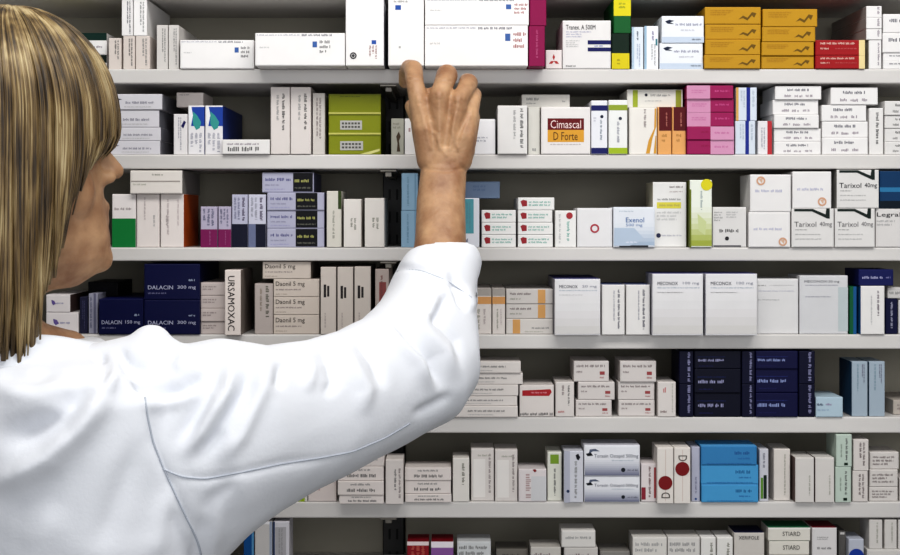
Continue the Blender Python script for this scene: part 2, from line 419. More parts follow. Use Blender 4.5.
zk = C(2, 541, 107, 590.5, dict(base='e6e2e0', p=[('r', .13, .24, .87, .485, '6a1016'), ('r', .13, .485, .87, .74, 'd99f36'), ('t', 'Cimascal', .19, .28, .81, .45, 'f0d6d2'), ('t', 'D Forte', .25, .53, .74, .7, '5a3c12'), ('s', .18, .77, .82, .81, 1, 'a09a98')]),
  'white carton with maroon and yellow name panel on the second shelf', r=0)
C(2, 521.5, 94.5, 570, dict(base='d6d3cd', p=[('s', .1, .18, .36, .5, 1, '6d6b68'), ('s', .1, .58, .3, .74, 1, '8c8a86'), ('s', .84, .4, .92, .6, 1, '8c8a86')]), 'low off-white carton lying across the top of the maroon and yellow panel carton', r=.02, on=zk)
C(2, 591, 100.5, 607.5, dict(base='e8e9ee', p=[('r', 0, .09, 1, .19, '151b62'), ('r', 0, .88, 1, .99, '151b62'), ('s', .5, .36, .72, .74, 1, '6a6c80', 1), ('d', .66, .3, .03, '222840'), ('s', .15, .3, .35, .4, 2, 'b0b2c0')]), 'narrow upright white carton with two navy bands, second shelf', r=-.001)
C(2, 608.5, 100, 627.5, dict(base='ebecea', p=[('r', 0, .09, 1, .19, '93a436'), ('r', 0, .88, 1, .99, 'a3bb28'), ('s', .4, .4, .62, .8, 1, '7c8090', 1), ('d', .62, .34, .03, '33384a')]), 'narrow upright white carton with two lime bands, second shelf', r=-.001)
zp = C(2, 629, 107.5, 657, dict(base='e8e4de', p=[('s', .5, .04, .64, .46, 1, '6c6a64', 1), ('p', [(.98, .02), (.98, .4), (.84, .66), (.74, .98), (.6, .98), (.7, .7), (.9, .45), (.92, .02)], 'cf9a3c'), ('p', [(.88, .98), (.95, .6), (.98, .6), (.98, .98)], 'cf9a3c')]), 'white carton with a curved golden stripe at its right edge, second shelf')
mo = dict(base='e2a868', p=[('r', .1, 0, 1, .5, '5a0c14'), ('s', .55, .12, .75, .42, 1, 'b07070', 1), ('s', .3, .55, .7, .75, 2, 'a8743c')])
C(2, 657.5, 107, 671.6, mo, 'upright maroon and peach carton, left of the pair beside the pink stack')
C(2, 672, 107, 686, mo, 'upright maroon and peach carton, right of the pair beside the pink stack')
C(2, 627, 89.5, 683, dict(base='dcd9d2', R='6e2418', p=[('r', .1, .03, .19, .97, '9aa632'), ('r', .87, .03, .97, .97, '8e9430'), ('d', .34, .3, .08, '2c2c38'), ('s', .42, .22, .78, .42, 1, '77767c'), ('s', .32, .56, .62, .68, 1, 'a3a2a6')]), 'low white carton with two olive bands lying on the maroon and peach pair', r=.012, d=.08, on=zp)
pk = dict(base='9c1c5a', p=[('r', 0, 0, .5, 1, 'd093b4'), ('s', .1, .3, .42, .6, 2, 'c474a0'), ('s', .6, .3, .92, .55, 1, 'cf5690')])
pk2 = dict(base='9c1c5a', p=[('r', .5, 0, 1, 1, 'd298b8'), ('s', .58, .35, .9, .6, 1, 'c778a4'), ('s', .3, .3, .48, .5, 1, '8a1048')])
ST(2, [(686.6, 733.5), (686.8, 734), (686.8, 734), (687, 734), (687, 734)], [85.5, 99, 112.5, 126.5, 140], [pk, pk, pk, pk2, pk2],
   ['carton half pale pink, half magenta'] * 3 + ['carton half magenta, half pale pink'] * 2, 'the second-shelf pink stack', r=-.001)
bb = dict(base='d5dde8', p=[('r', 0, 0, .12, 1, 'd2a45c'), ('r', .5, 0, .68, 1, '1f2f8c'), ('s', .2, .1, .46, .6, 2, 'a6b2c4', 1), ('s', .74, .1, .92, .6, 1, 'a6b2c4', 1)])
z = C(2, 735, 121, 755.5, dict(bb, p=bb['p'][1:]), 'pale blue carton with navy stripe, lower of the pair right of the pink stack', r=.002)
C(2, 735.8, 87.5, 757, bb, 'pale blue carton with navy stripe and orange edge, upper one right of pink stack', r=.002, on=z)
C(2, 757.6, 121, 772, dict(base='e4e2e4', p=[('r', .68, 0, 1, 1, 'b8343c'), ('s', .2, .2, .55, .85, 2, '9096a6', 1)]), 'narrow upright white carton with red right edge, second shelf', d=.13)
ST(2, [(775, 821.5), (772.5, 818.5), (774, 819), (774, 821), (774, 821)], [86, 100, 114.5, 128.5, 141.5], [endprint(WH)] * 5, 'white small-print carton end', 'the five-high white stack, second shelf', d=.07)
ST(2, [(830.5, 878), (821.5, 866.5), (822, 868), (822, 868)], [87.5, 105, 121.5, 137.5], endprint(WH), 'white small-print carton end', 'the white stack right of the five-high one', d=.06)
C(2, 869, 108, 883.5, spine('e3e1df', INK, .4, .1, .75, .8, 1), 'upright white carton between two white stacks at right end of second shelf')
ST(2, [(884.5, 925)] * 4, [101, 115.5, 128.5, 142], endprint('dedcda'), 'white carton cut by picture edge', 'the second-shelf right-edge stack')

# ================================================================== third shelf (3)
zc = C(3, 136.6, 194, 159.6, dict(base='e4dcd8', p=[('s', .3, .06, .42, .5, 1, 'b0a6a2', 1), ('s', .7, .4, .84, .62, 1, '9c9290', 1)]), 'upright off-white carton between the green-footed and the orange-sided cartons', d=.1)
C(3, 112, 194, 136, dict(base='e8e2e0', p=[('r', 0, .46, 1, 1, '177a3c'), ('s', .1, .24, .85, .32, 1, '7c7876')]), 'upright white carton with green lower half beside the face', d=.1)
zd = C(3, 160.4, 194, 184, dict(base='e6deda', R='b9541a', p=[('s', .25, .1, .4, .8, 1, 'b8aca8', 1), ('s', .7, .1, .82, .6, 1, 'c0b4b0', 1), ('s', .2, .4, .34, .6, 1, '8c8280', 1)]), 'upright off-white carton with bright orange side, third shelf', d=.1)
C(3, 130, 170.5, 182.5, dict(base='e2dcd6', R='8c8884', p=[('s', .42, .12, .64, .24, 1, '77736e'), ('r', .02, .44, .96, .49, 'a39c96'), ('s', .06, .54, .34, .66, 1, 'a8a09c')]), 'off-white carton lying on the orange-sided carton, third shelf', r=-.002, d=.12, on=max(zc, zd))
mgx = dict(base='b7b0c4', p=[('r', 0, .56, 1, 1, '7c1f58'), ('s', .1, .06, .85, .5, 3, '5a5272', 1), ('s', .5, .6, .62, .95, 1, 'a04c80', 1)])
C(3, 200.5, 206.5, 217.5, mgx, 'small upright lilac carton with plum lower half, left of the pair', d=.09)
C(3, 218.2, 206.5, 231.3, mgx, 'small upright lilac carton with plum lower half, right of the pair', d=.09)
nv = dict(base='b9b9cc', p=[('r', 0, .56, 1, 1, '14162c'), ('s', .1, .06, .55, .5, 2, '77778e', 1), ('s', .6, .06, .88, .52, 1, '2c2440', 1)])
C(3, 231.8, 194.5, 247.8, nv, 'upright grey carton with black lower half, left of the pair, third shelf', d=.1)
C(3, 248.3, 194.5, 266, dict(base='c9c9d8', p=[('r', 0, .56, .42, 1, '6d7492'), ('r', .42, .56, 1, 1, '14162c'), ('s', .1, .06, .55, .5, 2, '8c8ca0', 1), ('s', .6, .06, .88, .52, 1, '2c2440', 1)]), 'upright grey carton with black lower half, right of the pair, third shelf', d=.1)
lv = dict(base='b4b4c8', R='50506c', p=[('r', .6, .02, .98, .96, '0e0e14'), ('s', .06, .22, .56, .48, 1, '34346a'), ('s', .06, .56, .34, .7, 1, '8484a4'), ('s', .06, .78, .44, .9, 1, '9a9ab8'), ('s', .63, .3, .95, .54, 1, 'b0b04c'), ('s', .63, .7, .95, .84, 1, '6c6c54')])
lv2 = dict(lv, p=[('r', .5, .02, .88, .96, '0e0e14')] + [('s', .06, .22, .46, .48, 1, '34346a'), ('s', .06, .56, .34, .7, 1, '8484a4'), ('s', .06, .78, .4, .9, 1, '9a9ab8'), ('s', .53, .3, .85, .54, 1, 'b0b04c'), ('s', .53, .7, .85, .84, 1, '6c6c54')])
ST(3, [(262, 314), (267, 324.5), (267, 324.5), (267, 324.5)], [172.5, 192.5, 210.5, 228.5], [lv, lv2, lv2, lv2], 'lavender carton with black lettered block', 'the third-shelf lavender stack', d=.1)
C(3, 326.5, 191, 341.5, dict(base='dcd8ce', p=[('s', .35, .35, .6, .85, 1, '8a867c', 1), ('r', .78, 0, 1, .32, '3a4a20')]), 'narrow upright off-white carton right against the lavender stack', r=0, d=.1)
up = dict(base='e9e4de', p=[('s', .35, .4, .75, .65, 2, '77726c', 1)])
C(3, 343.5, 199, 361.5, up, 'upright white carton, left of two standing apart left of the raised forearm', r=0)
C(3, 364.5, 198, 384.5, up, 'upright white carton, right of two standing apart left of the raised forearm', r=0)
ltb = dict(base='93b4cc', p=[('s', .3, .1, .5, .9, 1, '6d90aa', 1), ('r', .8, 0, .9, 1, '7a9cb6')])
z = C(3, 401, 210.5, 418, ltb, 'light blue upright carton left of the forearm, lower of two')
C(3, 401.4, 173, 418, ltb, 'light blue upright carton left of the forearm, upper of two', on=z)
z = C(3, 462.5, 198, 479.5, dict(base='e2e4ec', p=[('r', .12, .02, .66, .72, '5aa0ac'), ('s', .2, .1, .5, .65, 2, '2e7484', 1), ('s', .2, .8, .4, .92, 1, '2c2840')]), 'upright white carton with teal panel right of the raised forearm', r=.002)
C(3, 455, 181.5, 500, dict(base='8397b4', p=[('s', .4, .2, .7, .6, 2, '62789c')]), 'slate blue carton lying on the teal-panelled carton behind the forearm', r=.035, d=.08, on=z)
rt = dict(base='ecebe9', p=[('p', [(.07, .3), (.14, .18), (.25, .25), (.25, .68), (.12, .72)], '9c2c34'), ('s', .3, .24, .9, .72, 2, '4f9c94')])
ST(3, [(481.5, 516)] * 3, [210, 222.5, 234.8], rt, 'small white red-marked carton', 'the left of the red-and-teal stacks', jit=False)
ST(3, [(517.8, 554.5), (517.8, 552.5), (517.8, 553), (517.8, 553)], [197.5, 210.2, 222.5, 234.8], rt, 'small white red-marked carton', 'the right of the red-and-teal stacks', jit=False)
C(3, 555, 210.5, 576.3, dict(base='ecebe9', p=[('s', .5, .3, .75, .85, 1, '4f9c94', 1), ('d', .68, .14, .09, 'a8343c'), ('s', .14, .1, .3, .9, 1, 'b0aeb0', 1)]), 'upright white carton with red mark and teal vertical print beside the red-ring carton', r=.004)
C(3, 577, 208, 612.4, dict(base='e6e5e6', p=[('o', .5, .52, .115, 'b0404c')]), 'square white carton with a single red ring', r=.002)
C(3, 613.2, 207, 655, dict(base='e3e7ee', p=[*grad(.4, .95, 'e3e7ee', 'a3b6cc', 6), ('r', .14, .95, .84, .995, '26282e'), ('t', 'Exenol', .3, .26, .74, .38, '3c6ca8'), ('t', '500 mg', .3, .41, .7, .5, '6c8cbc'), ('s', .14, .08, .5, .13, 1, 'a8b0be'), ('p', [(.02, .52), (.5, .52), (.72, .76), (.4, .96), (.02, .96)], 'b9c8da'), ('s', .3, .84, .6, .9, 1, 'dfe6ee')]), 'white to blue shaded carton left of the tall yellow-banded carton', r=-.002)
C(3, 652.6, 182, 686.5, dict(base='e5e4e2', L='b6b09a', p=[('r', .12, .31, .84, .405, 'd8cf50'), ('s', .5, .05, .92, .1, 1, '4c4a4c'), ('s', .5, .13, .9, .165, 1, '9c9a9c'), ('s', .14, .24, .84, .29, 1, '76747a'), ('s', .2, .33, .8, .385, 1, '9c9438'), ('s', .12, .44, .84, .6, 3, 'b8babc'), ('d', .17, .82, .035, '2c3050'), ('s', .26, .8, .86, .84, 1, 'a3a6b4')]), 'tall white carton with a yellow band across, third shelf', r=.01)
C(3, 689.5, 180, 712, dict(base='e9ede2', L='5c6420', p=[*grad(.4, .98, 'e9ede2', '9aa636', 7), ('p', [(.35, .5), (.75, .62), (.7, .82), (.4, .75)], 'c9d29c'), ('d', .76, .07, .085, 'd9cf24'), ('s', .45, .16, .62, .46, 1, '9aa0a0', 1), ('r', 0, .14, .07, 1, '6c7820')]), 'tall white and lime green carton with yellow disc at its top corner', r=-.002)
C(3, 712.6, 207, 746.5, dict(base='dbd9d7', p=[('s', .04, .1, .3, .36, 4, '8a888a'), ('s', .4, .1, .75, .28, 3, 'aaa8aa'), ('s', .2, .52, .78, .66, 1, '2e2d30'), ('d', .42, .78, .05, '2e2d30'), ('r', .02, .95, .84, .985, '55545a')]), 'square grey-white carton right of the lime green carton', r=.002)
orr = lambda u, v: dict(base='e7e5e4', p=[('o', u, v, .12, 'd2a488'), ('p', [(u - .05, v - .04), (u + .05, v - .08), (u + .03, v + .07)], 'd8b49c'), ('s', .12, .38 if v < .5 else .42, .8, .5 if v < .5 else .54, 1, '9ea2c4')])
z = C(3, 748.5, 212, 790.3, orr(.82, .84), 'square white carton with orange ring at lower right, bottom left of the four', r=-.002)
C(3, 750, 174.5, 791, orr(.26, .17), 'square white carton with orange ring at upper left, left of upper pair', r=-.002, on=z)
ang = dict(base='dedcda', p=[('p', [(.06, .01), (.5, .01), (.8, .15), (.82, 0), (.9, 0), (.9, .26), (.84, .26), (.48, .075), (.06, .075)], '16231f'), ('t', 'Tarixol', .06, .34, .58, .47, '6c6a6c'), ('t', '40mg', .66, .34, .95, .49, '6c6a6c'), ('s', .08, .52, .36, .57, 1, '77757a'), ('s', .08, .64, .7, .69, 1, '9a989c'), ('s', .08, .76, .7, .81, 1, '9a989c')])
angd = dict(ang, p=[(q[0], *q[1:-1], '2a2a30') if q[0] == 't' else q for q in ang['p']])
z = C(3, 791.5, 208.5, 834, ang, 'white carton with black angled line, bottom row directly right of the orange-ring carton', r=-.003)
C(3, 792.3, 171.5, 831.5, orr(.76, .82), 'square white carton with orange ring at lower right, right of upper pair', r=-.001, on=z)
z = C(3, 834.8, 208.5, 875, ang, 'white carton with black angled line and faint lettering beside the grey right-edge carton', r=-.003)
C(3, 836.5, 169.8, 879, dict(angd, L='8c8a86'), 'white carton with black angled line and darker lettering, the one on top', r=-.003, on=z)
z = C(3, 875.6, 208.5, 925, dict(base='d9d6d4', p=[('t', 'Legral', .02, .1, .5, .24, '2c2b2e'), ('s', .02, .28, .4, .46, 2, '9a989c')]), 'grey-white carton with bold black heading at the right edge, third shelf', r=0)
C(3, 879.6, 171, 925, dict(base='0c3a62', p=[('r', 0, .44, 1, .56, '2f78a4'), ('r', 0, .8, 1, 1, '061624')]), 'deep blue carton with lighter stripe at the right edge, third shelf', r=0, on=z)

# ================================================================== fourth shelf (4)
pw = dict(base='e2dcdc', p=[('s', .3, .42, .75, .56, 1, '7c70a0'), ('p', [(.22, .3), (.34, .35), (.4, .52), (.3, .6), (.24, .5)], '6c5c98')])
z = C(4, 46, 312.5, 78.5, pw, 'white carton with purple squiggle below the chin, lower of two', r=.01, d=.1)
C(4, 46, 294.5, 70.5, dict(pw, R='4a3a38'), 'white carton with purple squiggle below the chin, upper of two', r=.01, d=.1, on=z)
C(4, 79.5, 297, 88, dict(base='26263e', p=[('s', .3, .1, .7, .9, 2, '5a5a80', 1)]), 'narrow dark violet upright carton behind the neck collar, fourth shelf', r=.012, d=.08)
C(4, 88.5, 293.5, 98, dict(base='9c9cac', p=[('r', .55, 0, .8, 1, '6a6a80'), ('s', .1, .1, .45, .9, 1, '5c5c74', 1)]), 'narrow grey upright carton left of the navy white-lettered cartons', r=.01, d=.08)
dal = lambda mgtxt: dict(base='0a0f3c', L='0e1450', T='12174c', p=[('t', 'DALACIN', .07, .6, .52, .71, 'b9bcd4'), ('t', mgtxt, .6, .6, .93, .72, 'b9bcd4'), ('s', .8, .4, .93, .5, 1, 'b9bcd4'), ('s', .07, .78, .4, .85, 1, '7c80a4')])
z = C(4, 98.6, 299, 143.5, dal('150 mg'), 'navy carton with white 150 mg lettering on the fourth shelf', r=-.002, d=.14)
C(4, 88, 282, 118, dict(base='0b0b10', p=[('s', .3, .3, .7, .6, 1, '1c1c28')]), 'small black carton lying back on the navy 150 mg carton under the chin', r=.05, d=.08, on=z)
z = C(4, 144, 300, 200, dal('300 mg'), 'navy carton with white 300 mg lettering, lower of two', r=-.002, d=.14)
C(4, 144, 264, 200, dal('300 mg'), 'navy carton with white 300 mg lettering, upper of two', r=0, d=.14, on=z)
ST(4, [(200.6, 228)] * 4, [282.5, 295.5, 308.5, 321.5], plain('c5bab6', '6c6260', .08, .22, .6, .62, 2), 'small pinkish-grey carton', 'the small stack left of the tall lettered carton', r=.004)
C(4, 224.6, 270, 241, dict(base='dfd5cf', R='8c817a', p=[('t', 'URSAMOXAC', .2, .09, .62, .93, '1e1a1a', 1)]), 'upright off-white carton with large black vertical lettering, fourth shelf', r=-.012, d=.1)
C(4, 254.5, 283.5, 273, dict(base='b5aba6', p=[('s', .55, .05, .85, .68, 1, '44403e', 1), ('s', .25, .1, .45, .55, 1, '7c7470', 1)]), 'grey upright carton directly left of the stack with black headings, fourth shelf', r=.004)
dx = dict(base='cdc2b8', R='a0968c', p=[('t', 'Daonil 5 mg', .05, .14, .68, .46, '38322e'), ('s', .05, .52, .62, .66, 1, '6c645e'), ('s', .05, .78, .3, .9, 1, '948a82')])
ST(4, [(262.5, 311), (273.4, 319.6), (273.4, 319.6), (273.4, 319.6)], [261.8, 279, 297, 315], dx, 'beige carton with black heading', 'the fourth-shelf beige stack', jit=False)
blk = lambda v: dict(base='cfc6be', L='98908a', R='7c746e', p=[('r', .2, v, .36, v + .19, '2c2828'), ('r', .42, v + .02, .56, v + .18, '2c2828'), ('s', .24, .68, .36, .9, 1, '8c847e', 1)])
C(4, 320.4, 267, 336.4, blk(.26), 'upright beige carton with black block print, leftmost of three behind the sleeve', r=0)
C(4, 337.2, 267, 353.4, blk(.28), 'upright beige carton with black block print, middle of three behind the sleeve', r=0)
C(4, 354.2, 266.5, 371, blk(.28), 'upright beige carton with black block print, rightmost of three behind the sleeve', r=0)
C(4, 375, 269, 389, dict(base='b5a8a2', p=[('r', .3, .2, .8, 1, '8a4a48'), ('s', .35, .1, .6, .9, 1, '5c2c30', 1)]), 'upright grey and dull red carton just left of the rolled cuff', r=.002)
og = dict(base='dbd4cf', p=[('r', 0, 0, 1, .16, 'a8a29c'), ('r', 0, .18, 1, .34, 'cf9a62'), ('s', .3, .45, .5, .92, 1, '8c8680', 1), ('s', .6, .45, .75, .8, 1, 'a39c96', 1)])
C(4, 470, 288.5, 491.6, og, 'upright white carton with orange band touching the cuff, fourth shelf')
C(4, 492.2, 288.5, 505.3, og, 'upright white carton with orange band, right of two beside the cuff')
o2 = dict(base='cfcac6', p=[('r', .68, .04, .84, .96, 'd2a064'), ('s', .08, .2, .55, .44, 1, '55504e'), ('s', .08, .56, .34, .76, 1, '8c8784')])
o3 = dict(base='d6d1cc', p=[('r', .14, .04, .3, .96, 'd2a064'), ('s', .55, .5, .92, .7, 1, '6c6866'), ('s', .4, .76, .8, .9, 1, '9a9592')])
ST(4, [(506, 553)] * 3, [289, 304, 318.8], [o2, o2, o3], ['white carton with orange band at right', 'white carton with orange band at right', 'white carton with orange band at left'], 'the orange-banded stack on the fourth shelf')
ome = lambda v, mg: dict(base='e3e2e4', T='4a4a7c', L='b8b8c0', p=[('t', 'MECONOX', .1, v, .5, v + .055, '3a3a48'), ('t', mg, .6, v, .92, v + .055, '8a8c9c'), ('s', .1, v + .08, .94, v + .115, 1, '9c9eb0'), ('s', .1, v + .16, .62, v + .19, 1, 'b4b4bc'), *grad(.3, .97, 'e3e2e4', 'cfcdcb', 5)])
C(4, 554.5, 278.8, 600.5, ome(.11, '20 mg'), 'large square white carton, leftmost of the big white row on the fourth shelf', r=-.014, d=.12)
omv = dict(base='e3e1df', T='545c80', p=[('s', .66, .1, .82, .9, 1, '3a3844', 1), ('s', .48, .12, .58, .72, 1, '8c8c9c', 1)])
C(4, 601.8, 284.5, 624.8, omv, 'upright white carton with vertical print, left of two between the big square cartons', r=-.008, d=.12)
C(4, 626, 284.5, 650, omv, 'upright white carton with vertical print, right of two between the big square cartons', r=-.008, d=.12)
C(4, 652.2, 273.6, 703.2, ome(.13, '100 mg'), 'large square white carton, left of the two tallest on the fourth shelf', r=-.018, d=.12)
C(4, 705.4, 273.6, 757.3, ome(.13, '100 mg'), 'large square white carton, right of the two tallest on the fourth shelf', r=-.018, d=.12)
C(4, 757, 278.8, 798.4, dict(base='dad9d9', p=[('s', .02, .1, .22, .14, 1, '77757c'), ('s', .3, .1, .9, .13, 1, 'b4b2b8'), ('s', .02, .2, .9, .24, 1, 'bcbac0'), ('s', .02, .36, .55, .4, 1, 'a3a1a6')]), 'large square white carton set back, with faint reddish heading, fourth shelf', r=.006, d=.12)
C(4, 799.4, 275.5, 848, dict(base='d2d2d4', p=[('t', 'MECONOX 20 mg', .1, .08, .82, .13, '55545c'), ('s', .12, .15, .8, .18, 1, '8c8c94'), ('s', .12, .34, .65, .38, 1, '8c8c94'), ('r', .8, .2, 1, .95, 'bcc6c8')]), 'large square grey-white carton, rightmost of the big row, beside green-sided carton', r=.004, d=.12)
zg = C(4, 860.5, 286, 884.7, dict(base='e5e3e1', L='1b5c94', p=[('s', .66, .1, .8, .62, 1, '3c3a40', 1), ('s', .4, .2, .5, .8, 1, 'b8b6ba', 1)]), 'upright white carton with blue side at the right of fourth shelf', r=-.002, d=.075)
C(4, 849.3, 286.5, 856.5, dict(base='0f5c38', p=[('r', .55, 0, 1, 1, '1a5a90')]), 'narrow upright green and blue carton at the right of fourth shelf', r=.004, d=.06)
C(4, 858.5, 269.5, 893.5, dict(base='131a55', p=[('s', .1, .36, .72, .62, 1, 'b4b8d8'), ('s', .78, .4, .92, .58, 1, '8c90b8')]), 'navy carton with white lettering lying on the blue-sided carton', r=.0, d=.1, on=zg)
z = C(4, 885.3, 298.5, 897.8, dict(base='0c0f38', p=[('s', .35, .1, .65, .85, 1, 'b4b8d0', 1)]), 'narrow upright navy carton near the right edge, fourth shelf', d=.09)
C(4, 887.5, 287.5, 904, plain('c9c6c4', INK2, .1, .3, .8, .7, 1), 'small pale carton lying on the narrow navy carton, fourth shelf', d=.09, on=z)
C(4, 898.3, 300, 925, plain('d0cecc', INK, .1, .2, .6, .8, 3), 'pale carton cut by the right edge beside the narrow navy one, fourth shelf', d=.09)

# ================================================================== fifth shelf (5)
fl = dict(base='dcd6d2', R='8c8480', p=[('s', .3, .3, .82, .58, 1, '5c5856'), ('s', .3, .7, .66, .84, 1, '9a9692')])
ST(5, [(440, 521), (440, 523), (440, 518.5), (440, 517.5), (446, 518)], [361.5, 373, 384.5, 396, 406], fl, 'long flat off-white carton', 'the flat stack beside the elbow', r=-.002, d=.13)
C(5, 519.4, 385, 554, dict(base='dcd5d1', p=[('p', [(.08, .17), (.9, .13), (.94, .22), (.86, .34), (.08, .34)], 'a8262e'), ('s', .14, .2, .8, .28, 1, 'cf8084'), ('s', .02, .84, .98, .98, 1, '2c2828')]), 'white carton with a red banner beside the flat stack, fifth shelf', r=0)
rb = dict(base='d9d3cf', p=[('s', .62, .1, .8, .68, 1, '3c3838', 1), ('s', .3, .1, .5, .4, 1, '77716e', 1), ('s', .14, .8, .5, .9, 1, 'a8343c')])
C(5, 555.3, 382, 574.3, rb, 'upright white carton with small red marks left of the double stack, fifth shelf', r=0)
re = dict(base='d4cecb', p=[('s', .08, .14, .9, .34, 1, '55504e'), ('s', .08, .44, .26, .6, 1, '77716e'), ('r', .74, .5, .88, .66, '9c4a4c'), ('s', .74, .72, .9, .86, 1, '9c4a4c')])
ST(5, [(573.6, 609), (578, 614.8), (575.6, 611.8)], [361, 382, 400], re, 'small off-white carton end with red mark', 'the left of the twin red-marked stacks')
ST(5, [(620, 656.3), (618, 654.6), (618.4, 654.8)], [361, 382, 400], re, 'small off-white carton end with red mark', 'the right of the twin red-marked stacks')
C(5, 657.6, 382, 676, dict(base='d9d3cf', p=[('s', .76, .05, .86, .9, 1, '9a9490', 1), ('s', .3, .1, .55, .35, 1, 'b05c5c'), ('s', .15, .8, .5, .9, 1, '5c3838')]), 'upright white carton with small red marks left of the navy cartons, fifth shelf', r=0)
nsp = dict(base='080a2a', p=[('s', .52, .04, .84, .94, 1, '9a9ec0', 1)])
nfr = dict(base='060820', p=[('s', .06, .3, .68, .36, 1, '2c3270'), ('s', .08, .4, .66, .64, 1, 'a6aad0'), ('s', .1, .8, .4, .88, 1, '242a60')])
nfr2 = dict(base='0b0d3c', p=[('s', .02, .28, .76, .34, 1, '343a88'), ('s', .04, .38, .74, .62, 1, '9ca2d8'), ('s', .08, .78, .5, .86, 1, '242a68')])
def ncol(x0, x1, ztag, dx=0):
    z = C(5, x0 - dx, 384, x1 - dx, nsp, f'upright navy carton, lower of the {ztag} navy column', r=0)
    C(5, x0, 351, x1, nsp, f'upright navy carton, upper of the {ztag} navy column', r=0, on=z)
ncol(679, 693.6, 'leftmost')
ST(5, (694.2, 741), [351, 369, 393], nfr, 'navy carton with pale lettering', 'the left navy stack on the fifth shelf', r=0)
ncol(741.6, 755, 'middle')
ST(5, (755.6, 798), [351, 369, 393], nfr2, 'navy carton with pale lettering', 'the right navy stack on the fifth shelf', r=0)
ncol(798.6, 815, 'rightmost', 0)
C(5, 815.8, 397, 843, dict(base='b2c6d2', p=[('s', .03, .28, .28, .48, 1, '1c2438'), ('s', .36, .28, .62, .46, 1, '8c5c84'), ('s', .05, .58, .5, .7, 1, '8ca6ba')]), 'small light blue carton lying flat right of the navy cartons', r=-.002)
lbv = dict(base='a4b2be', L='20405c', p=[('s', .62, .05, .82, .4, 2, '4c3a4c', 1), ('s', .3, .05, .46, .55, 1, '7c90a4', 1)])
C(5, 851.5, 361.5, 867.8, lbv, 'upright light blue carton, left of the pair at the right of fifth shelf', r=.004, d=.055)
C(5, 868.8, 361.5, 885, lbv, 'upright light blue carton, right of the pair at the right of fifth shelf', r=.004, d=.055)
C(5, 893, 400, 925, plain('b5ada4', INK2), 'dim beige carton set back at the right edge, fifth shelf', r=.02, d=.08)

# ================================================================== sixth shelf (6)
C(6, 289, 487, 307.5, dict(base='d6d4ce', L='8ca020', p=[('r', 0, 0, .86, 1, '93ab24')]), 'lime green carton end peeking out below the sleeve, sixth shelf', r=.002)
C(6, 308, 465, 336.5, dict(base='d9cfcb', p=[('s', .3, .62, .46, .72, 1, 'a07c78')]), 'plain pinkish-white carton below the sleeve, sixth shelf', r=.002)
xe = dict(base='e0d8d4', p=[('s', .2, .46, .84, .84, 1, '3a3634'), ('s', .28, .12, .72, .36, 1, INK2)])
zb = ST(6, [(338, 384), (337.5, 384), (339, 384)], [466.5, 481, 495], xe, 'off-white carton end with black capitals', 'the left capitals stack under the sleeve', r=-.012, d=.13)
C(6, 362, 453, 384.6, plain('dcd4d0', INK2, .2, .4, .7, .6, 1), 'small off-white carton on top of the left capitals stack under the sleeve', r=-.01, on=zb)
C(6, 385.4, 459.5, 403.4, dict(base='dcd5d1', p=[('s', .45, .22, .66, .7, 1, '4c4644', 1), ('s', .7, .2, .9, .88, 1, '77706c', 1)]), 'upright off-white carton between the two capitals stacks, sixth shelf', r=-.014, d=.12)
zb = ST(6, [(404.6, 451.3), (404.8, 451), (405, 451.6)], [467.5, 480.5, 494], xe, 'off-white carton end with black capitals', 'the right capitals stack beside the upright cartons', r=-.002, d=.13)
C(6, 452.6, 458, 469.4, spine('e0dcd6', '55504c', .5, .12, .78, .62, 1), 'narrow upright off-white carton right of the right capitals stack', r=0)
pn = dict(base='d9d3cf', p=[('r', .1, .2, .62, .93, 'e6e2de'), ('s', .74, .1, .9, .85, 1, '77706e', 1), ('s', .3, .1, .9, .16, 1, '9a9490')])
C(6, 471, 448.5, 494, pn, 'upright grey-white panel carton, left of the pair, sixth shelf', r=.006)
C(6, 494.8, 449.5, 517.6, pn, 'upright grey-white panel carton, right of the pair, sixth shelf', r=.004)
C(6, 518.4, 469, 546.5, dict(base='ddd6d6', p=[('s', .2, .15, .5, .95, 1, 'a88c8c', 1), ('r', .46, .22, 1, .96, 'd0d0d2'), ('p', [(.5, .02), (.6, .0), (.66, .06), (.58, .1)], '8a2424')]), 'white carton with pink vertical print and red corner, sixth shelf', r=0)
C(6, 547.3, 452, 561.8, dict(base='dcdcd2', p=[('r', .2, .05, .8, .24, '7c9c34'), ('s', .4, .34, .64, .9, 1, '4c4c46', 1)]), 'narrow upright white carton with a lime square at its top', r=.006)
C(6, 564, 451, 583.4, dict(base='cfd0d8', p=[('p', [(.6, .08), (.74, .05), (.84, .12), (.76, .18), (.66, .16)], '14141c'), ('s', .5, .2, .72, .92, 1, '77757c', 1), ('d', .2, .78, .03, '2c3c5c'), ('r', 0, 0, .3, 1, 'b4b6c4')]), 'upright silver carton left of the two silver shaded cartons, sixth shelf', r=-.004, d=.12)
sv = dict(base='e4e5ea', T='c4c4cc', p=grad(.42, .98, 'e4e5ea', '70748a', 9) + [('p', [(.03, .28), (.12, .24), (.16, .34), (.06, .36)], '14161c'), ('p', [(.1, .14), (.2, .12), (.28, .2), (.16, .2), (.08, .28)], '5c6478'), ('t', 'Torasin Ostapid 500mg', .18, .29, .97, .44, '6a6c78'), ('s', .5, .46, .9, .54, 1, '9c9eaa'), ('d', .7, .8, .07, '20242c'), ('s', .78, .76, .97, .86, 1, '30343c')])
ST(6, (584, 640), [445, 476], sv, 'silver-white shaded carton with dark swoosh', 'the silver pair on the sixth shelf', r=-.003)
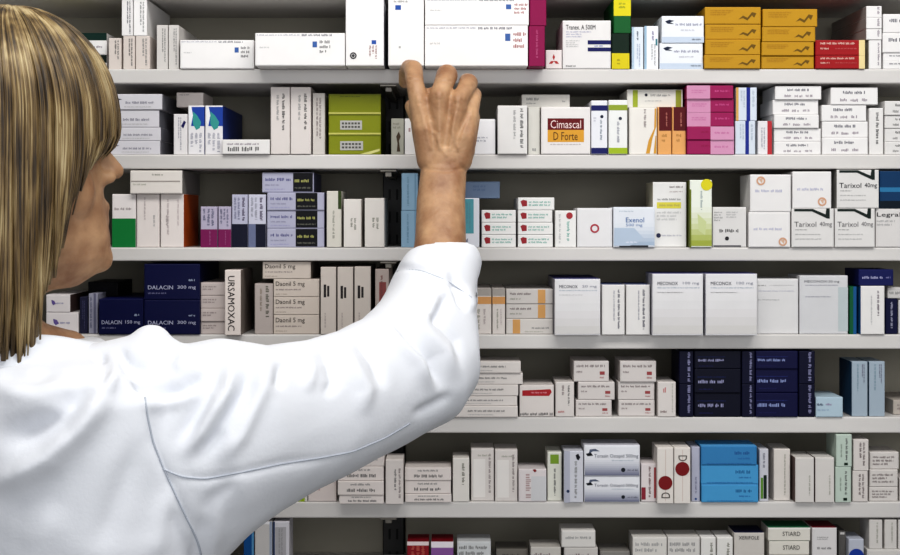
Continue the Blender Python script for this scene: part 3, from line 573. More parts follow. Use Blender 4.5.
C(6, 641, 463.5, 656.2, dict(base='dcd4d4', p=[('r', .02, .62, .3, .94, '8c2c3c'), ('s', .45, .08, .7, .9, 1, '5c3438', 1), ('r', .86, .1, .98, .9, 'a03a40')]), 'narrow upright white carton with red edge right of the silver pair', r=0)
C(6, 657, 447.5, 673.6, dict(base='dfd9d3', p=[('r', .5, .04, .53, .96, 'c9b4ac'), ('d', .5, .63, .125, '7c1a1e'), ('t', 'D', .26, .8, .78, .9, '55504c', -1)]), 'upright cream carton with a low dark red disc, left of the disc pair', r=-.01)
C(6, 674, 447.5, 690.6, dict(base='dfd9d3', p=[('r', .5, .04, .53, .96, 'c9b4ac'), ('d', .5, .38, .125, '7c1a1e'), ('t', 'D', .26, .14, .78, .24, '55504c', 1)]), 'upright cream carton with a high dark red disc, right of the disc pair', r=-.01)
C(6, 691.4, 447, 700, dict(base='b5b6c6', p=[('s', .35, .55, .7, .85, 1, '5c5c78', 1), ('d', .5, .95, .02, '2c4c84')]), 'narrow upright lavender-grey carton against the bright blue stack', r=.002)
bl = dict(base='4c9acb', T='5ca4d8', p=[('s', .6, .22, .9, .5, 1, '1c4c84'), ('s', .66, .58, .88, .72, 1, '2a64a0'), ('s', .1, .86, .92, .96, 1, '2a64a0')])
bl1 = dict(bl, base='3a80b4')
ST(6, [(701, 757), (701, 758.5), (701.4, 758.5)], [446, 465, 484.5], [bl1, bl, bl], 'bright blue carton', 'the bright blue stack on the sixth shelf', r=-.003)
C(6, 759.2, 449, 768.6, dict(base='c9c9d0', p=[('s', .3, .08, .7, .4, 1, '5c5c70', 1), ('r', .15, .55, .4, .95, '5c8c2c'), ('r', .45, .5, .8, .95, '1c2c24')]), 'narrow upright grey carton with green foot right of the blue stack', r=.004)
C(6, 773.6, 449, 790.3, dict(base='d9d3cd', p=[('s', .6, .1, .75, .9, 1, '9a928c', 1)]), 'tall plain upright off-white carton between the blue stack and shorter pair', r=.008)
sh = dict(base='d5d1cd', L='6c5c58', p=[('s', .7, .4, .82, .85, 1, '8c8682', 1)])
C(6, 795, 457.5, 814.2, sh, 'shorter upright grey-white carton, left of the pair beside the mint column', r=-.004)
C(6, 815, 457.5, 834.4, sh, 'shorter upright grey-white carton, right of the pair beside the mint column', r=-.004)
mt = dict(base='bccabf', p=[('s', .55, .12, .78, .8, 1, '3a4440', 1), ('s', .25, .3, .4, .7, 1, '7c8880', 1), ('r', .5, .87, .74, .95, '14281c')])
z = C(6, 835.2, 467, 851.3, mt, 'upright mint-grey carton, lower of the tall mint column', r=-.003)
C(6, 836, 434.5, 852, mt, 'upright mint-grey carton, upper of the tall mint column', r=-.003, on=z)
z = C(6, 852.4, 471, 868, spine('d5cfcb', '55504e', .35, .1, .8, .9, 2), 'upright off-white carton, lower of the column right of the mint column', r=0)
C(6, 853.2, 439.5, 868.8, spine('d5cfcb', '55504e', .35, .1, .8, .9, 2), 'upright off-white carton, upper of the column right of the mint column', r=0, on=z)
ST(6, [(869.6, 899), (869.4, 898), (869, 898)], [452, 469.5, 487], plain('d2cdc9', '55514f', .1, .2, .85, .8, 3), 'small off-white carton with printed lines', 'the last stack on the sixth shelf')
C(6, 899.4, 478, 925, plain('cac4c0', INK2), 'pale carton cut by the right edge on the sixth shelf')

# ================================================================== lowest visible shelf (7)
C(7, 243.5, 521.5, 254, dict(base='14508c', p=[('r', .8, 0, 1, 1, '5c94bc')]), 'upright blue carton at the left end of the lowest row', r=0)
C(7, 254.6, 521.5, 272.4, dict(base='c9c6c4', p=[('r', 0, 0, 1, .04, 'e6e6e8'), ('r', .85, 0, 1, 1, '9ca6b8')]), 'upright white carton, left of the pair at the left of lowest row', r=0)
C(7, 273.2, 521.5, 289.5, dict(base='d2d0d6', p=[('r', .12, .08, .8, .9, 'b0aeb2'), ('s', .3, .1, .62, .8, 2, '77747c', 1), ('r', 0, 0, .1, 1, '3c4868')]), 'upright white carton, right of the pair at the left of lowest row', r=0)
rc = lambda c, c2: dict(base=c, T='7c1420', p=[('r', 0, 0, 1, .08, 'e2d2d2'), ('s', .15, .1, .85, .8, 3, c2, 1)])
C(7, 407, 541.5, 429, rc('8c1c28', 'c86c5c'), 'red-topped carton with red front, lowest row, under the sixth shelf upright', r=.0, d=.08)
C(7, 431, 541.5, 453.5, dict(base='cfc0d0', T='7c1420', p=[('r', 0, 0, 1, .12, 'e8e0e6'), ('r', 0, .13, 1, .5, '8c5c9c')]), 'red-topped carton with white and purple front, lowest row', r=.0, d=.08)
C(7, 457, 541.5, 491, plain('cdcfd0', '55565c', .06, .06, .9, .3, 2), 'grey-white carton right of the red-topped pair, lowest row', r=.0, d=.1)
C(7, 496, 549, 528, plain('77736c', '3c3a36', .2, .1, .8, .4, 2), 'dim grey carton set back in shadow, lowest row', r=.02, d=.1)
C(7, 530.5, 547, 561, plain('c6c2bc', '77746e', .1, .1, .8, .3, 1), 'low off-white carton left of the taller two-tier carton, lowest row', r=.0, d=.1)
z = C(7, 564, 547.5, 598, plain('c9c5c1', '77746e', .1, .1, .8, .3, 1), 'off-white carton, lower of the two-tier pair in the lowest row', r=-.002, d=.1)
C(7, 561.3, 530.5, 595.6, plain('d9d6d2', '8c8a86', .12, .3, .9, .55, 1), 'off-white carton, upper of the two-tier pair in the lowest row', r=-.002, d=.1, on=z)
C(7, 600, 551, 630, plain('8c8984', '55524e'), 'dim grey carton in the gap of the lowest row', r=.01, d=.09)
C(7, 632.5, 537, 667, plain('d5d2cd', '8c8a86', .08, .08, .9, .3, 2), 'off-white carton, left of the wide pair in the lowest row', r=0, d=.1)
C(7, 667.6, 537, 700, plain('d2cfcb', '77757c', .06, .08, .9, .3, 2), 'off-white carton, right of the wide pair in the lowest row', r=0, d=.1)
sm = dict(base='dedcd8', T='f0eeec', p=[('s', .55, .1, .85, .5, 1, '55524e', 1)])
C(7, 700.8, 537.5, 716, sm, 'small upright white carton, left of the narrow pair in the lowest row', r=0, d=.06)
C(7, 716.8, 537.5, 733, sm, 'small upright white carton, right of the narrow pair in the lowest row', r=0, d=.06)
C(7, 734, 532.5, 764.5, dict(base='c9c4be', T='20203c', p=[('t', 'XERIFOLE', .15, .06, .82, .12, '2c2a2c')]), 'beige-grey carton with bold black heading, lowest row', r=.002, d=.1)
gt = dict(base='d9d5cc', T='2c6c4c', p=[('t', 'STIARD', .34, .3, .76, .62, '3c3a38')])
z = C(7, 769, 555, 809, dict(base='c9c4ba'), 'cream carton, bottom of the cream stack in the lowest row', r=0, d=.1)
z = C(7, 769, 541, 809.5, gt, 'cream carton with black heading, middle of the cream stack, lowest row', r=0, d=.1, on=z)
C(7, 768, 527.5, 810.5, dict(gt, p=gt['p'] + [('r', 0, 0, 1, .14, 'eae8e2')]), 'cream carton with black heading and green top, top of cream stack', r=0, d=.1, on=z)
C(7, 812, 527.5, 837, dict(base='d5d2d2', T='6c1c28', p=[('s', .2, .14, .66, .2, 2, '77757a'), ('s', .2, .3, .8, .36, 1, '55535a')]), 'square grey-white carton right of the cream stack, lowest row', r=0, d=.1)
C(7, 838.4, 531, 846, dict(base='5c5a58', p=[('r', .2, .02, .8, .06, 'c0bebc')]), 'narrow dark grey carton left of the blue emblem carton, lowest row', r=.01, d=.09)
C(7, 848.5, 539, 864, dict(base='b5b9c4', p=[('d', .5, .34, .15, '1c3c94'), ('d', .62, .4, .07, 'a4b4d8')]), 'narrow grey carton with round blue emblem, lowest row', r=0, d=.09)
z = C(7, 867, 549.5, 925, plain('cfccc8', INK2, .1, .1, .6, .3, 1), 'wide grey-white carton under three uprights, right end of lowest row', r=0, d=.1)
for xa, xb, lab in ((869, 882.6, 'leftmost'), (884.4, 897, 'middle'), (898, 912, 'rightmost')):
    C(7, xa, 519.6, xb, spine('d0ccc8', '8c8884', .5, .1, .7, .8, 1), f'small upright off-white carton, {lab} of three on the wide carton', r=.002, d=.09, on=z)
# ------------------------------------------------------------------ the woman
def remesh(bm, vox, smooth_it=6, fac=.5):
    me = bpy.data.meshes.new('tmp'); bm.to_mesh(me); bm.free()
    o = bpy.data.objects.new('tmp', me); COL.objects.link(o)
    md = o.modifiers.new('r', 'REMESH'); md.mode = 'VOXEL'; md.voxel_size = vox
    if smooth_it:
        s = o.modifiers.new('s', 'SMOOTH'); s.factor = fac; s.iterations = smooth_it
    dg = bpy.context.evaluated_depsgraph_get(); dg.update()
    out = bpy.data.meshes.new_from_object(o.evaluated_get(dg))
    bpy.data.objects.remove(o); bpy.data.meshes.remove(me)
    return out
def capsule(bm, a, b, ra, rb, seg=20):
    """tapered round-ended limb segment"""
    a = Vector(a); b = Vector(b); ax = b - a; L = ax.length
    if L < 1e-6: ax = Vector((0, 0, 1))
    T = ax.normalized(); A = T.orthogonal().normalized(); B = T.cross(A)
    st = []
    for k in range(1, 6):
        t = k / 5 * PI / 2; st.append((a - T * ra * math.cos(t), ra * math.sin(t)))
    for k in range(0, 5):
        t = k / 5 * PI / 2; st.append((b + T * rb * math.sin(t), rb * math.cos(t)))
    rings = [[bm.verts.new(c + (A * math.cos(2*PI*j/seg) + B * math.sin(2*PI*j/seg)) * r) for j in range(seg)] for c, r in st]
    for p, q in zip(rings, rings[1:]):
        for j in range(seg): bm.faces.new((p[j], p[(j+1) % seg], q[(j+1) % seg], q[j]))
    v0 = bm.verts.new(a - T * ra); v1 = bm.verts.new(b + T * rb)
    for j in range(seg):
        bm.faces.new((v0, rings[0][(j+1) % seg], rings[0][j])); bm.faces.new((v1, rings[-1][j], rings[-1][(j+1) % seg]))
def chain(bm, pts, seg=20):
    for p, q in zip(pts, pts[1:]): capsule(bm, p[0], q[0], p[1], q[1], seg)
def loft(bm, rings, caps=True):
    """rings: list of lists of points (same count)"""
    R = [[bm.verts.new(p) for p in r] for r in rings]; n = len(R[0])
    for p, q in zip(R, R[1:]):
        for j in range(n): bm.faces.new((p[j], p[(j+1) % n], q[(j+1) % n], q[j]))
    if caps:
        bm.faces.new(R[0][::-1]); bm.faces.new(R[-1])
def ell(c, A, B, n=40, e=1.0):
    out = []
    for j in range(n):
        t = 2 * PI * j / n; cx, sx = math.cos(t), math.sin(t)
        out.append(Vector(c) + A * (abs(cx) ** e * (1 if cx >= 0 else -1)) + B * (abs(sx) ** e * (1 if sx >= 0 else -1)))
    return out
def ellipsoid(bm, c, r, rotz=0, seg=24):
    m = Matrix.Translation(Vector(c)) @ Matrix.Rotation(rotz, 4, 'Z') @ Matrix.Diagonal((*r, 1))
    bmesh.ops.create_uvsphere(bm, u_segments=seg, v_segments=seg // 2, radius=1, matrix=m)

def finish(me, name, mats, parent=None):
    for m in (mats if isinstance(mats, (list, tuple)) else [mats]): me.materials.append(m)
    me.polygons.foreach_set('use_smooth', [True] * len(me.polygons))
    me.name = name
    return link(name, me, parent)

m_skin = mat_noise('skin', '8d6446', 'c09a76', 34, 0.5, bump=.5, bscale=150, sss=.08)
m_coat = mat_noise('white_cotton', 'dbdee4', 'e4e6ec', 5, 0.9, bump=.12, bscale=260)

BODY_YAW = math.radians(38)
FW = Vector((math.cos(BODY_YAW), math.sin(BODY_YAW), 0))       # way she faces: to the right and into the shelves
RT = Vector((math.sin(BODY_YAW), -math.cos(BODY_YAW), 0))      # her right hand side, toward the camera
UP = Vector((0, 0, 1))

# ---- head, in head axes: x forward, y toward her left, z up, chin at z = 0
HY = -0.44
HYAW = math.radians(24)
HC = P(-3, 281, HY)             # under the middle of the head, at chin height
HM = Matrix.Translation(HC) @ Matrix.Rotation(HYAW, 4, 'Z')
HP_ = Matrix.Translation((0, 0, .10)) @ Matrix.Rotation(math.radians(-5), 4, 'Y') @ Matrix.Translation((0, 0, -.10))   # chin lifted a little
def hp(x, y, z): return HM @ (HP_ @ Vector((x, y, z)))
def hh(x, y, z): return HM @ Vector((x, y, z))

bm = bmesh.new()
# skull and face rings: (z, front, back, half width)
prof = [(-.012, .060, -.02, .022), (.0, .082, -.012, .034), (.012, .092, .005, .044), (.03, .0935, .035, .052), (.05, .0915, .06, .058), (.07, .0905, .078, .063),
        (.09, .0895, .088, .067), (.115, .084, .094, .070), (.135, .089, .097, .072), (.155, .088, .097, .072), (.178, .078, .092, .068), (.198, .060, .078, .058), (.214, .034, .052, .040), (.222, .010, .022, .016)]
rings = []
for z, f, b, w in prof:
    r = []
    for j in range(40):
        t = 2 * PI * j / 40; cx, sx = math.cos(t), math.sin(t)
        ex = f if cx > 0 else b
        r.append(hp(ex * abs(cx) ** .85 * (1 if cx > 0 else -1), w * abs(sx) ** .9 * (1 if sx > 0 else -1), z))
    rings.append(r)
loft(bm, rings)
# nose, brow, lips, chin, cheekbones, ears
chain(bm, [(hp(.084, 0, .122), .007), (hp(.096, 0, .100), .0085), (hp(.104, 0, .090), .0082)])
for s in (-1, 1):
    ellipsoid(bm, hp(.094, s * .010, .084), (.009, .007, .006), HYAW)
    chain(bm, [(hp(.083, s * .012, .134), .007), (hp(.076, s * .040, .134), .006)])
    ellipsoid(bm, hp(.055, s * .040, .075), (.022, .018, .03), HYAW)
    chain(bm, [(hp(-.006, s * .070, .085), .008), (hp(-.008, s * .075, .108), .010), (hp(-.012, s * .077, .124), .009)])
chain(bm, [(hp(.083, -.02, .056), .004), (hp(.091, 0, .058), .0062), (hp(.083, .02, .056), .004)])
chain(bm, [(hp(.082, -.018, .047), .004), (hp(.089, 0, .046), .0066), (hp(.082, .018, .047), .004)])
ellipsoid(bm, hp(.082, 0, .012), (.013, .018, .014), HYAW)
# neck and upper trunk hidden by the coat
NB = P(0, 375, -.42)
chain(bm, [(hp(-.02, 0, .06), .050), (hp(-.036, 0, -.02), .050), (NB, .056)])
chain(bm, [(hp(.062, 0, .014), .020), (hp(.03, 0, .012), .027), (hp(0, 0, .008), .034)])
chain(bm, [(P(30, 352, -.42), .03), (P(68, 350, -.40), .019)])
SHZ = P(60, 372, -.44).z
TC = P(46, 400, -.40); TC.z = 0
def tring(z, off, hw, hd, n=40, e=.9):
    return ell(Vector((TC.x, TC.y, z)) + FW * off, RT * hw, FW * hd, n, e)
loft(bm, [tring(z, o, w, d) for z, o, w, d in ((SHZ + .015, -.01, .07, .05), (SHZ - .02, -.01, .145, .075), (SHZ - .09, 0, .155, .095), (SHZ - .22, .01, .14, .1), (SHZ - .34, .005, .125, .088), (.92, 0, .165, .1), (.80, 0, .16, .1), (.74, 0, .12, .08))])
LEGS = []
for s in (-1, 1):
    hip = Vector((TC.x, TC.y, .84)) + RT * s * .085; kn = Vector((TC.x, TC.y, .46)) + RT * s * .085 + FW * .02; an = Vector((TC.x, TC.y, .085)) + RT * s * .09
    chain(bm, [(hip, .085), (kn, .055), (kn - UP * .1, .052), (an, .034)]); LEGS.append((hip, kn, an))
    toe = an + FW * .13; toe.z = .034
    chain(bm, [(an - UP * .045, .03), (toe, .026)])
# left upper arm hanging at her far side
ls = Vector((TC.x, TC.y, SHZ - .05)) - RT * .165
le = ls - UP * .27 - RT * .04; lw = le - UP * .20 + FW * .08
chain(bm, [(ls, .045), (le, .038), (lw, .027)])
# far hand: palm, four curled fingers and thumb
ph = lw + (lw - le).normalized() * .07
chain(bm, [(lw, .024), (ph, .026)])
dn = (lw - le).normalized()
for i in range(4):
    b0 = ph + FW * (.024 - .016 * i); b1 = b0 + dn * (.034 - abs(i - 1.3) * .003) + RT * .006; b2 = b1 + dn * .02 + RT * .016
    chain(bm, [(b0, .009), (b1, .0078), (b2, .007)], 12)
chain(bm, [(lw + dn * .02 + FW * .02, .012), (lw + dn * .05 + FW * .044 + RT * .01, .009), (lw + dn * .075 + FW * .045 + RT * .02, .008)], 12)
# right shoulder and upper arm inside the sleeve
S0 = P(165, 428, -.43); E0 = P(430, 388, -.265); W0 = P(444, 168, -.128)
chain(bm, [(Vector((TC.x, TC.y, SHZ - .06)) + RT * .08, .05), (S0, .042), (E0, .034)])
body_me = remesh(bm, .0032, 5, .5)

# ---- right forearm and hand (finer)
bm = bmesh.new()
def ring_px(px, py, Y, hw, thick, tilt):
    """cross-section of the arm: hw in px, thickness in metres, tilt = lean of the axis into the shelf"""
    T = Vector((0, math.sin(tilt), math.cos(tilt))); A = Vector((1, 0, 0)); B = T.cross(A)
    return ell(P(px, py, Y), A * hw * mpp(Y), B * thick, 40, .95)
tl = math.radians(25)
loft(bm, [ring_px(430, 385, -.26, 30, .034, tl), ring_px(432, 330, -.23, 31, .036, tl), ring_px(437, 280, -.195, 28, .033, tl), ring_px(440.5, 240, -.168, 25.5, .028, tl),
          ring_px(441, 200, -.143, 24.2, .023, tl), ring_px(443.5, 172, -.130, 23, .020, tl), ring_px(446, 150, -.128, 25, .0185, .1)])
ip = lambda *a: (P(a[0], a[1], a[2]), a[3])
wr = [(430, 160), (439, 158), (450, 158), (459, 160)]
mcp = [(419, 101, -.132, .0112), (439, 97, -.137, .0116), (458, 101, -.133, .0110), (470, 113, -.122, .0098)]
for (wx, wy), k in zip(wr, mcp):
    mid = ((wx + k[0]) / 2, (wy + k[1]) / 2)
    chain(bm, [ip(wx, wy, -.130, .0150), ip(mid[0], mid[1], -.135, .0128), ip(*k)])
    chain(bm, [ip(wx, wy, -.118, .0150), ip(mid[0], mid[1], -.116, .0145), ip(k[0], k[1] + 5, -.117, .0115)])
# fleshy pad of the palm and heel of the thumb
chain(bm, [ip(433, 150, -.112, .016), ip(426, 128, -.110, .0135), ip(424, 110, -.113, .012)])
chain(bm, [ip(462, 150, -.114, .015), ip(465, 128, -.112, .012)])
# index, middle, ring, little: knuckle - middle joint - end joint - tip
chain(bm, [ip(*mcp[0]), ip(415, 84, -.124, .0100), ip(413.5, 69.5, -.105, .0106), ip(409, 67.5, -.085, .0092), ip(406, 73, -.068, .0086), ip(405, 82, -.052, .0076)])
chain(bm, [ip(*mcp[1]), ip(443, 86, -.128, .0110), ip(447, 75, -.110, .0122), ip(445, 74, -.088, .0096), ip(443, 77, -.066, .0086), ip(441, 86, -.046, .0076)])
chain(bm, [ip(*mcp[2]), ip(464, 92, -.124, .0096), ip(468.5, 83, -.107, .0108), ip(467, 81, -.084, .0090), ip(465, 84, -.062, .008), ip(463, 92, -.044, .0072)])
chain(bm, [ip(*mcp[3]), ip(473, 101, -.112, .0086), ip(474, 95, -.097, .0088), ip(474, 94, -.076, .0076), ip(473, 97, -.058, .0068), ip(472, 104, -.044, .006)])
# web between the knuckles
for a, b in zip(mcp, mcp[1:]):
    chain(bm, [(P(a[0], a[1] + 6, a[2] + .012), .008), (P(b[0], b[1] + 6, b[2] + .012), .008)], 12)
chain(bm, [(P(425, 95, -.118), .0072), (P(434, 93, -.121), .0072)], 12)
# thumb: root at the side of the palm, tip showing beyond the index edge
chain(bm, [ip(430, 143, -.104, .0135), ip(422, 126, -.090, .0104), ip(415, 114, -.074, .0084), ip(411, 106, -.060, .0076)])
hand_me = remesh(bm, .0016, 4, .5)
# knuckle folds, tendons and veins raised on the back of the hand
def displace(me, folds, front=True, extra=None):
    n = len(me.vertices)
    co = np.empty(n * 3); me.vertices.foreach_get('co', co); co = co.reshape(-1, 3)
    nr = np.empty(n * 3); me.vertices.foreach_get('normal', nr); nr = nr.reshape(-1, 3)
    d = D + co[:, 1]
    px = VX + co[:, 0] / d * F; py = VY - (co[:, 2] - ZC) / d * F
    off = np.zeros(n)
    for pts, amp, sig in folds:
        best = np.full(n, 1e9); tt = np.zeros(n)
        lens = [math.dist(a, b) for a, b in zip(pts, pts[1:])]; tot = sum(lens); acc = 0
        for (a, b), L in zip(zip(pts, pts[1:]), lens):
            vx, vy = b[0] - a[0], b[1] - a[1]
            t = np.clip(((px - a[0]) * vx + (py - a[1]) * vy) / (L * L), 0, 1)
            q = np.hypot(px - a[0] - t * vx, py - a[1] - t * vy)
            m = q < best; best[m] = q[m]; tt[m] = (acc + t[m] * L) / tot
            acc += L
        k = np.clip(np.minimum(tt, 1 - tt) * (3.2 if sig > 3 else 14), 0, 1); k = k * k * (3 - 2 * k)
        off += amp * np.exp(-(best / sig) ** 2) * k
    if front: off *= np.clip(-nr[:, 1] * 2.2 + .25, 0, 1)
    if extra is not None: off += extra(co, nr)
    co = co + nr * off[:, None]
    me.vertices.foreach_set('co', co.reshape(-1)); me.update()
hf = []
for (x, y, *_), wx in zip(mcp, (432, 440, 449, 457)):
    hf.append(([(x, y + 2), ((x + wx) / 2, (y + 150) / 2), (wx, 152)], .0012, 2.2))
    hf.append(([(x - 4, y - 1), (x + 4, y - 1)], .0016, 4.5))
for x in (429, 450, 467): hf.append(([(x, 106), (x - (x - 445) * .4, 140)], -.0012, 3.2))
hf += [([(424, 128), (436, 134), (440, 146), (448, 158)], .0010, 1.6), ([(456, 112), (452, 130), (458, 150)], .0009, 1.6),
       ([(408, 79), (419, 80)], -.0007, 1.1), ([(407, 75), (419, 75.5)], -.0007, 1.0), ([(439, 81), (453, 81)], -.0006, 1.1), ([(462, 86), (475, 86)], -.0006, 1.0),
       ([(423, 168), (445, 171), (466, 168)], -.0010, 1.8)]
displace(hand_me, hf)
# body + arm joined as the one body mesh
bm = bmesh.new(); bm.from_mesh(body_me); bm.from_mesh(hand_me)
bme = bpy.data.meshes.new('person'); bm.to_mesh(bme); bm.free()
bme.materials.append(m_skin)
bme.polygons.foreach_set('use_smooth', [True] * len(bme.polygons))
base = Vector((TC.x, TC.y, 0))
bme.transform(Matrix.Translation(-base))
person = link('person', bme, None, base)
person['label'] = 'woman with blonde bobbed hair and white coat reaching up to the top shelf cartons'
person['category'] = 'person'
def childmesh(me, name, mats, parent=None):
    me.transform(Matrix.Translation(-base)); return finish(me, name, mats, parent or person)

# eyes, brows, lashes
m_eye = mat_noise('eye_white', 'd9d4cf', 'e4e0dc', 10, .2)
bm = bmesh.new()
for s in (-1, 1): ellipsoid(bm, hp(.0715, s * .031, .112), (.0125, .0125, .0115), HYAW)
me = bpy.data.meshes.new('eyes'); bm.to_mesh(me); bm.free(); eyes = childmesh(me, 'eyes', m_eye)
bm = bmesh.new()
for s in (-1, 1): ellipsoid(bm, hp(.082, s * .032, .112), (.0028, .0055, .0055), HYAW)
me = bpy.data.meshes.new('iris'); bm.to_mesh(me); bm.free(); childmesh(me, 'irises', mat_noise('iris_brown', '2a1a10', '3c281a', 40, .2), eyes)
bm = bmesh.new()
for s in (-1, 1):
    chain(bm, [(hp(.0885, s * .014, .137), .0022), (hp(.086, s * .030, .142), .0026), (hp(.077, s * .047, .139), .0018)], 8)
me = bpy.data.meshes.new('brows'); bm.to_mesh(me); bm.free(); childmesh(me, 'eyebrows', mat_noise('brow_hair', '4a3620', '5c4630', 60, .7))

# ---- lab coat: trunk, sleeve and rolled cuff grown into one cloth surface
bm = bmesh.new()
def cring(py, off, hw, hd, cx=None, Y=-.40, e=.85):
    c = P(54 if cx is None else cx, py, Y)
    return ell(Vector((c.x, Y, c.z)) + FW * off, RT * hw, FW * hd, 56, e)
zc_ = lambda py: P(0, py, -.40).z
rows = [(338, -.005, .060, .060, 36), (347, -.005, .085, .068, 40), (354, -.01, .135, .082, 46), (364, -.01, .165, .098, 50), (385, -.005, .178, .112, 53), (430, 0, .184, .122, 54), (490, 0, .186, .126, 55), (555, 0, .185, .126, 55),
        (640, 0, .178, .124, 54), (720, 0, .178, .124, 54), (820, 0, .195, .135, 54), (950, 0, .205, .145, 54), (1080, 0, .215, .155, 54)]
loft(bm, [cring(*r) for r in rows])
# shoulder yoke running from the neck out to the sleeve head
chain(bm, [(P(30, 392, -.43), .040), (P(95, 384, -.455), .036), (P(150, 380, -.46), .043)])
ellipsoid(bm, P(151, 347, -.452), (.0205, .026, .0205))
ellipsoid(bm, P(122, 352, -.45), (.018, .03, .0125))
# sleeve: (upper edge px, lower edge px, centre depth, half depth)
SL = [((112, 356), (150, 600), -.445, .075), ((150, 352), (222, 566), -.45, .085), ((180, 344), (246, 536), -.445, .086), ((217, 337), (272, 513), -.43, .080), ((258, 348), (310, 491), -.405, .070), ((300, 342), (350, 471), -.375, .064),
      ((338, 330), (385, 455), -.34, .060), ((368, 317), (418, 437), -.31, .058), ((383, 303), (449, 424), -.285, .056), ((389, 294), (465, 399), -.26, .054), ((392, 285), (468, 355), -.235, .052),
      ((395, 275), (471, 318), -.21, .050), ((400, 264.5), (477, 291), -.185, .047)]
rings = []
cs = [(P(*u, Y) + P(*l, Y)) / 2 for u, l, Y, b in SL]
for i, (u, l, Y, b) in enumerate(SL):
    a, q = P(*u, Y), P(*l, Y)
    T = (cs[min(i + 1, len(cs) - 1)] - cs[max(i - 1, 0)]).normalized()
    A = (a - q) / 2
    B = T.cross(A).normalized() * b
    rings.append(ell(cs[i], A, B, 48, .92))
# rolled cuff: rim and inward return
ca, cq = P(405, 254, -.172), P(480.5, 276, -.172)
cc = (ca + cq) / 2; CT = Vector((-.14, .42, .88)).normalized(); CA = (ca - cq) / 2; CB = CT.cross(CA).normalized()
cA = CA - CT * CA.dot(CT); cA = cA.normalized() * CA.length
for s, dz in ((1.02, -.004), (1.0, .007), (.95, .013), (.88, .010), (.82, -.004), (.79, -.025), (.78, -.05)):
    rings.append(ell(cc + CT * dz, cA * s, CB * .043 * s, 48, .96))
loft(bm, rings)
# far sleeve hanging at her left
chain(bm, [(ls, .062), (le, .058), (lw - (lw - le) * .1, .05)])
coat_me = remesh(bm, .0032, 9, .5)

R_, V_ = 1, -1
folds = [
    # armhole seam and under-sleeve seam
    ([(147, 402), (152, 440), (163, 467), (178, 500), (196, 538)], -.0022, 5),
    ([(163, 469), (182, 477), (205, 479), (243, 472), (281, 464), (320, 459), (352, 452)], -.0018, 4.5),
    # back: long ridge from the left edge up to the shoulder, hollow above it
    ([(-20, 492), (20, 476), (50, 458), (78, 428), (97, 402), (112, 366)], .0125, 13),
    ([(-10, 445), (30, 432), (62, 420), (80, 398), (92, 372)], -.011, 15),
    ([(97, 350), (104, 372), (100, 392)], -.0055, 5), ([(110, 350), (116, 372), (104, 398)], .005, 6),
    ([(-10, 372), (30, 378), (66, 366)], -.004, 9), ([(-10, 392), (40, 398), (75, 380)], .003, 9),
    # scoop under the shoulder puff
    ([(127, 350), (132, 368), (143, 384), (160, 393), (182, 388), (204, 372), (216, 352)], -.0095, 7.5),
    ([(133, 395), (150, 404), (178, 402), (205, 388)], .004, 7), ([(118, 345), (124, 362), (130, 378)], -.004, 4.5),
    ([(178, 342), (182, 360), (174, 372)], .003, 6), ([(135, 380), (150, 388)], -.003, 3),
    # sleeve drag folds
    ([(222, 345), (214, 380), (190, 425), (172, 452)], -0.00607, 8), ([(238, 352), (226, 392), (200, 436), (180, 462)], 0.00743, 7),
    ([(254, 356), (246, 392), (222, 432), (192, 466)], -0.00743, 7), ([(268, 352), (262, 390), (240, 436), (214, 470)], 0.00473, 8),
    ([(282, 360), (276, 392)], -0.00405, 5), ([(318, 340), (330, 362), (334, 382), (322, 400)], -0.00513, 6),
    ([(332, 336), (352, 362), (366, 390), (362, 420)], 0.00567, 8), ([(352, 330), (374, 360), (384, 392)], -0.00486, 6),
    ([(300, 345), (312, 368), (306, 396)], 0.00405, 7),
    ([(372, 318), (398, 338), (420, 362), (436, 396)], 0.00675, 8), ([(386, 318), (410, 340), (430, 360), (446, 396)], -0.00743, 6),
    ([(392, 302), (420, 326), (446, 352), (458, 384)], 0.00567, 7), ([(396, 296), (430, 312), (456, 340), (464, 372)], -0.00473, 5),
    ([(410, 418), (436, 404), (456, 392)], -0.00405, 5),
    # cuff: turned hem, slanting tuck
    ([(388, 275), (404, 269), (420, 270), (446, 280), (470, 296)], -0.00378, 3.2), ([(392, 268), (412, 263), (436, 268), (466, 284)], 0.00216, 6),
    ([(446, 268), (456, 282), (460, 300), (470, 314)], -0.00607, 4), ([(452, 290), (442, 306), (434, 326)], -0.00675, 5), ([(462, 284), (470, 300), (474, 314)], 0.00405, 5),
    ([(440, 292), (430, 312), (420, 326)], 0.00473, 6),
    # lower trunk
    ([(140, 430), (125, 480), (95, 560)], -.0030, 12), ([(175, 480), (160, 520), (150, 570)], .0035, 10), ([(205, 510), (196, 540), (190, 580)], -.003, 7),
    ([(220, 500), (214, 540), (210, 580)], .003, 7), ([(60, 500), (40, 540), (30, 590)], .003, 16), ([(240, 478), (210, 500), (200, 520)], -.0025, 7),
]
def cloth_noise(co, nr):
    o = np.zeros(len(co))
    for i, (f, a) in enumerate(((28, .0013), (55, .0007), (100, .0003))):
        o += a * np.sin(f * (co[:, 0] * .9 + co[:, 2] * .5) + 3 * np.sin(f * .45 * (co[:, 2] - co[:, 1]) + i) + i * 1.7) * np.sin(f * .6 * (co[:, 2] * 1.1 - co[:, 0] * .3) + i * 2.1)
    return o
displace(coat_me, folds, True, cloth_noise)
bvh = BVHTree.FromPolygons([v.co.copy() for v in coat_me.vertices], [tuple(p.vertices) for p in coat_me.polygons])
coat = childmesh(coat_me, 'lab_coat', m_coat)
m_seam = mat_noise('seam_thread', 'b0b6c0', 'bbc0ca', 60, .9)
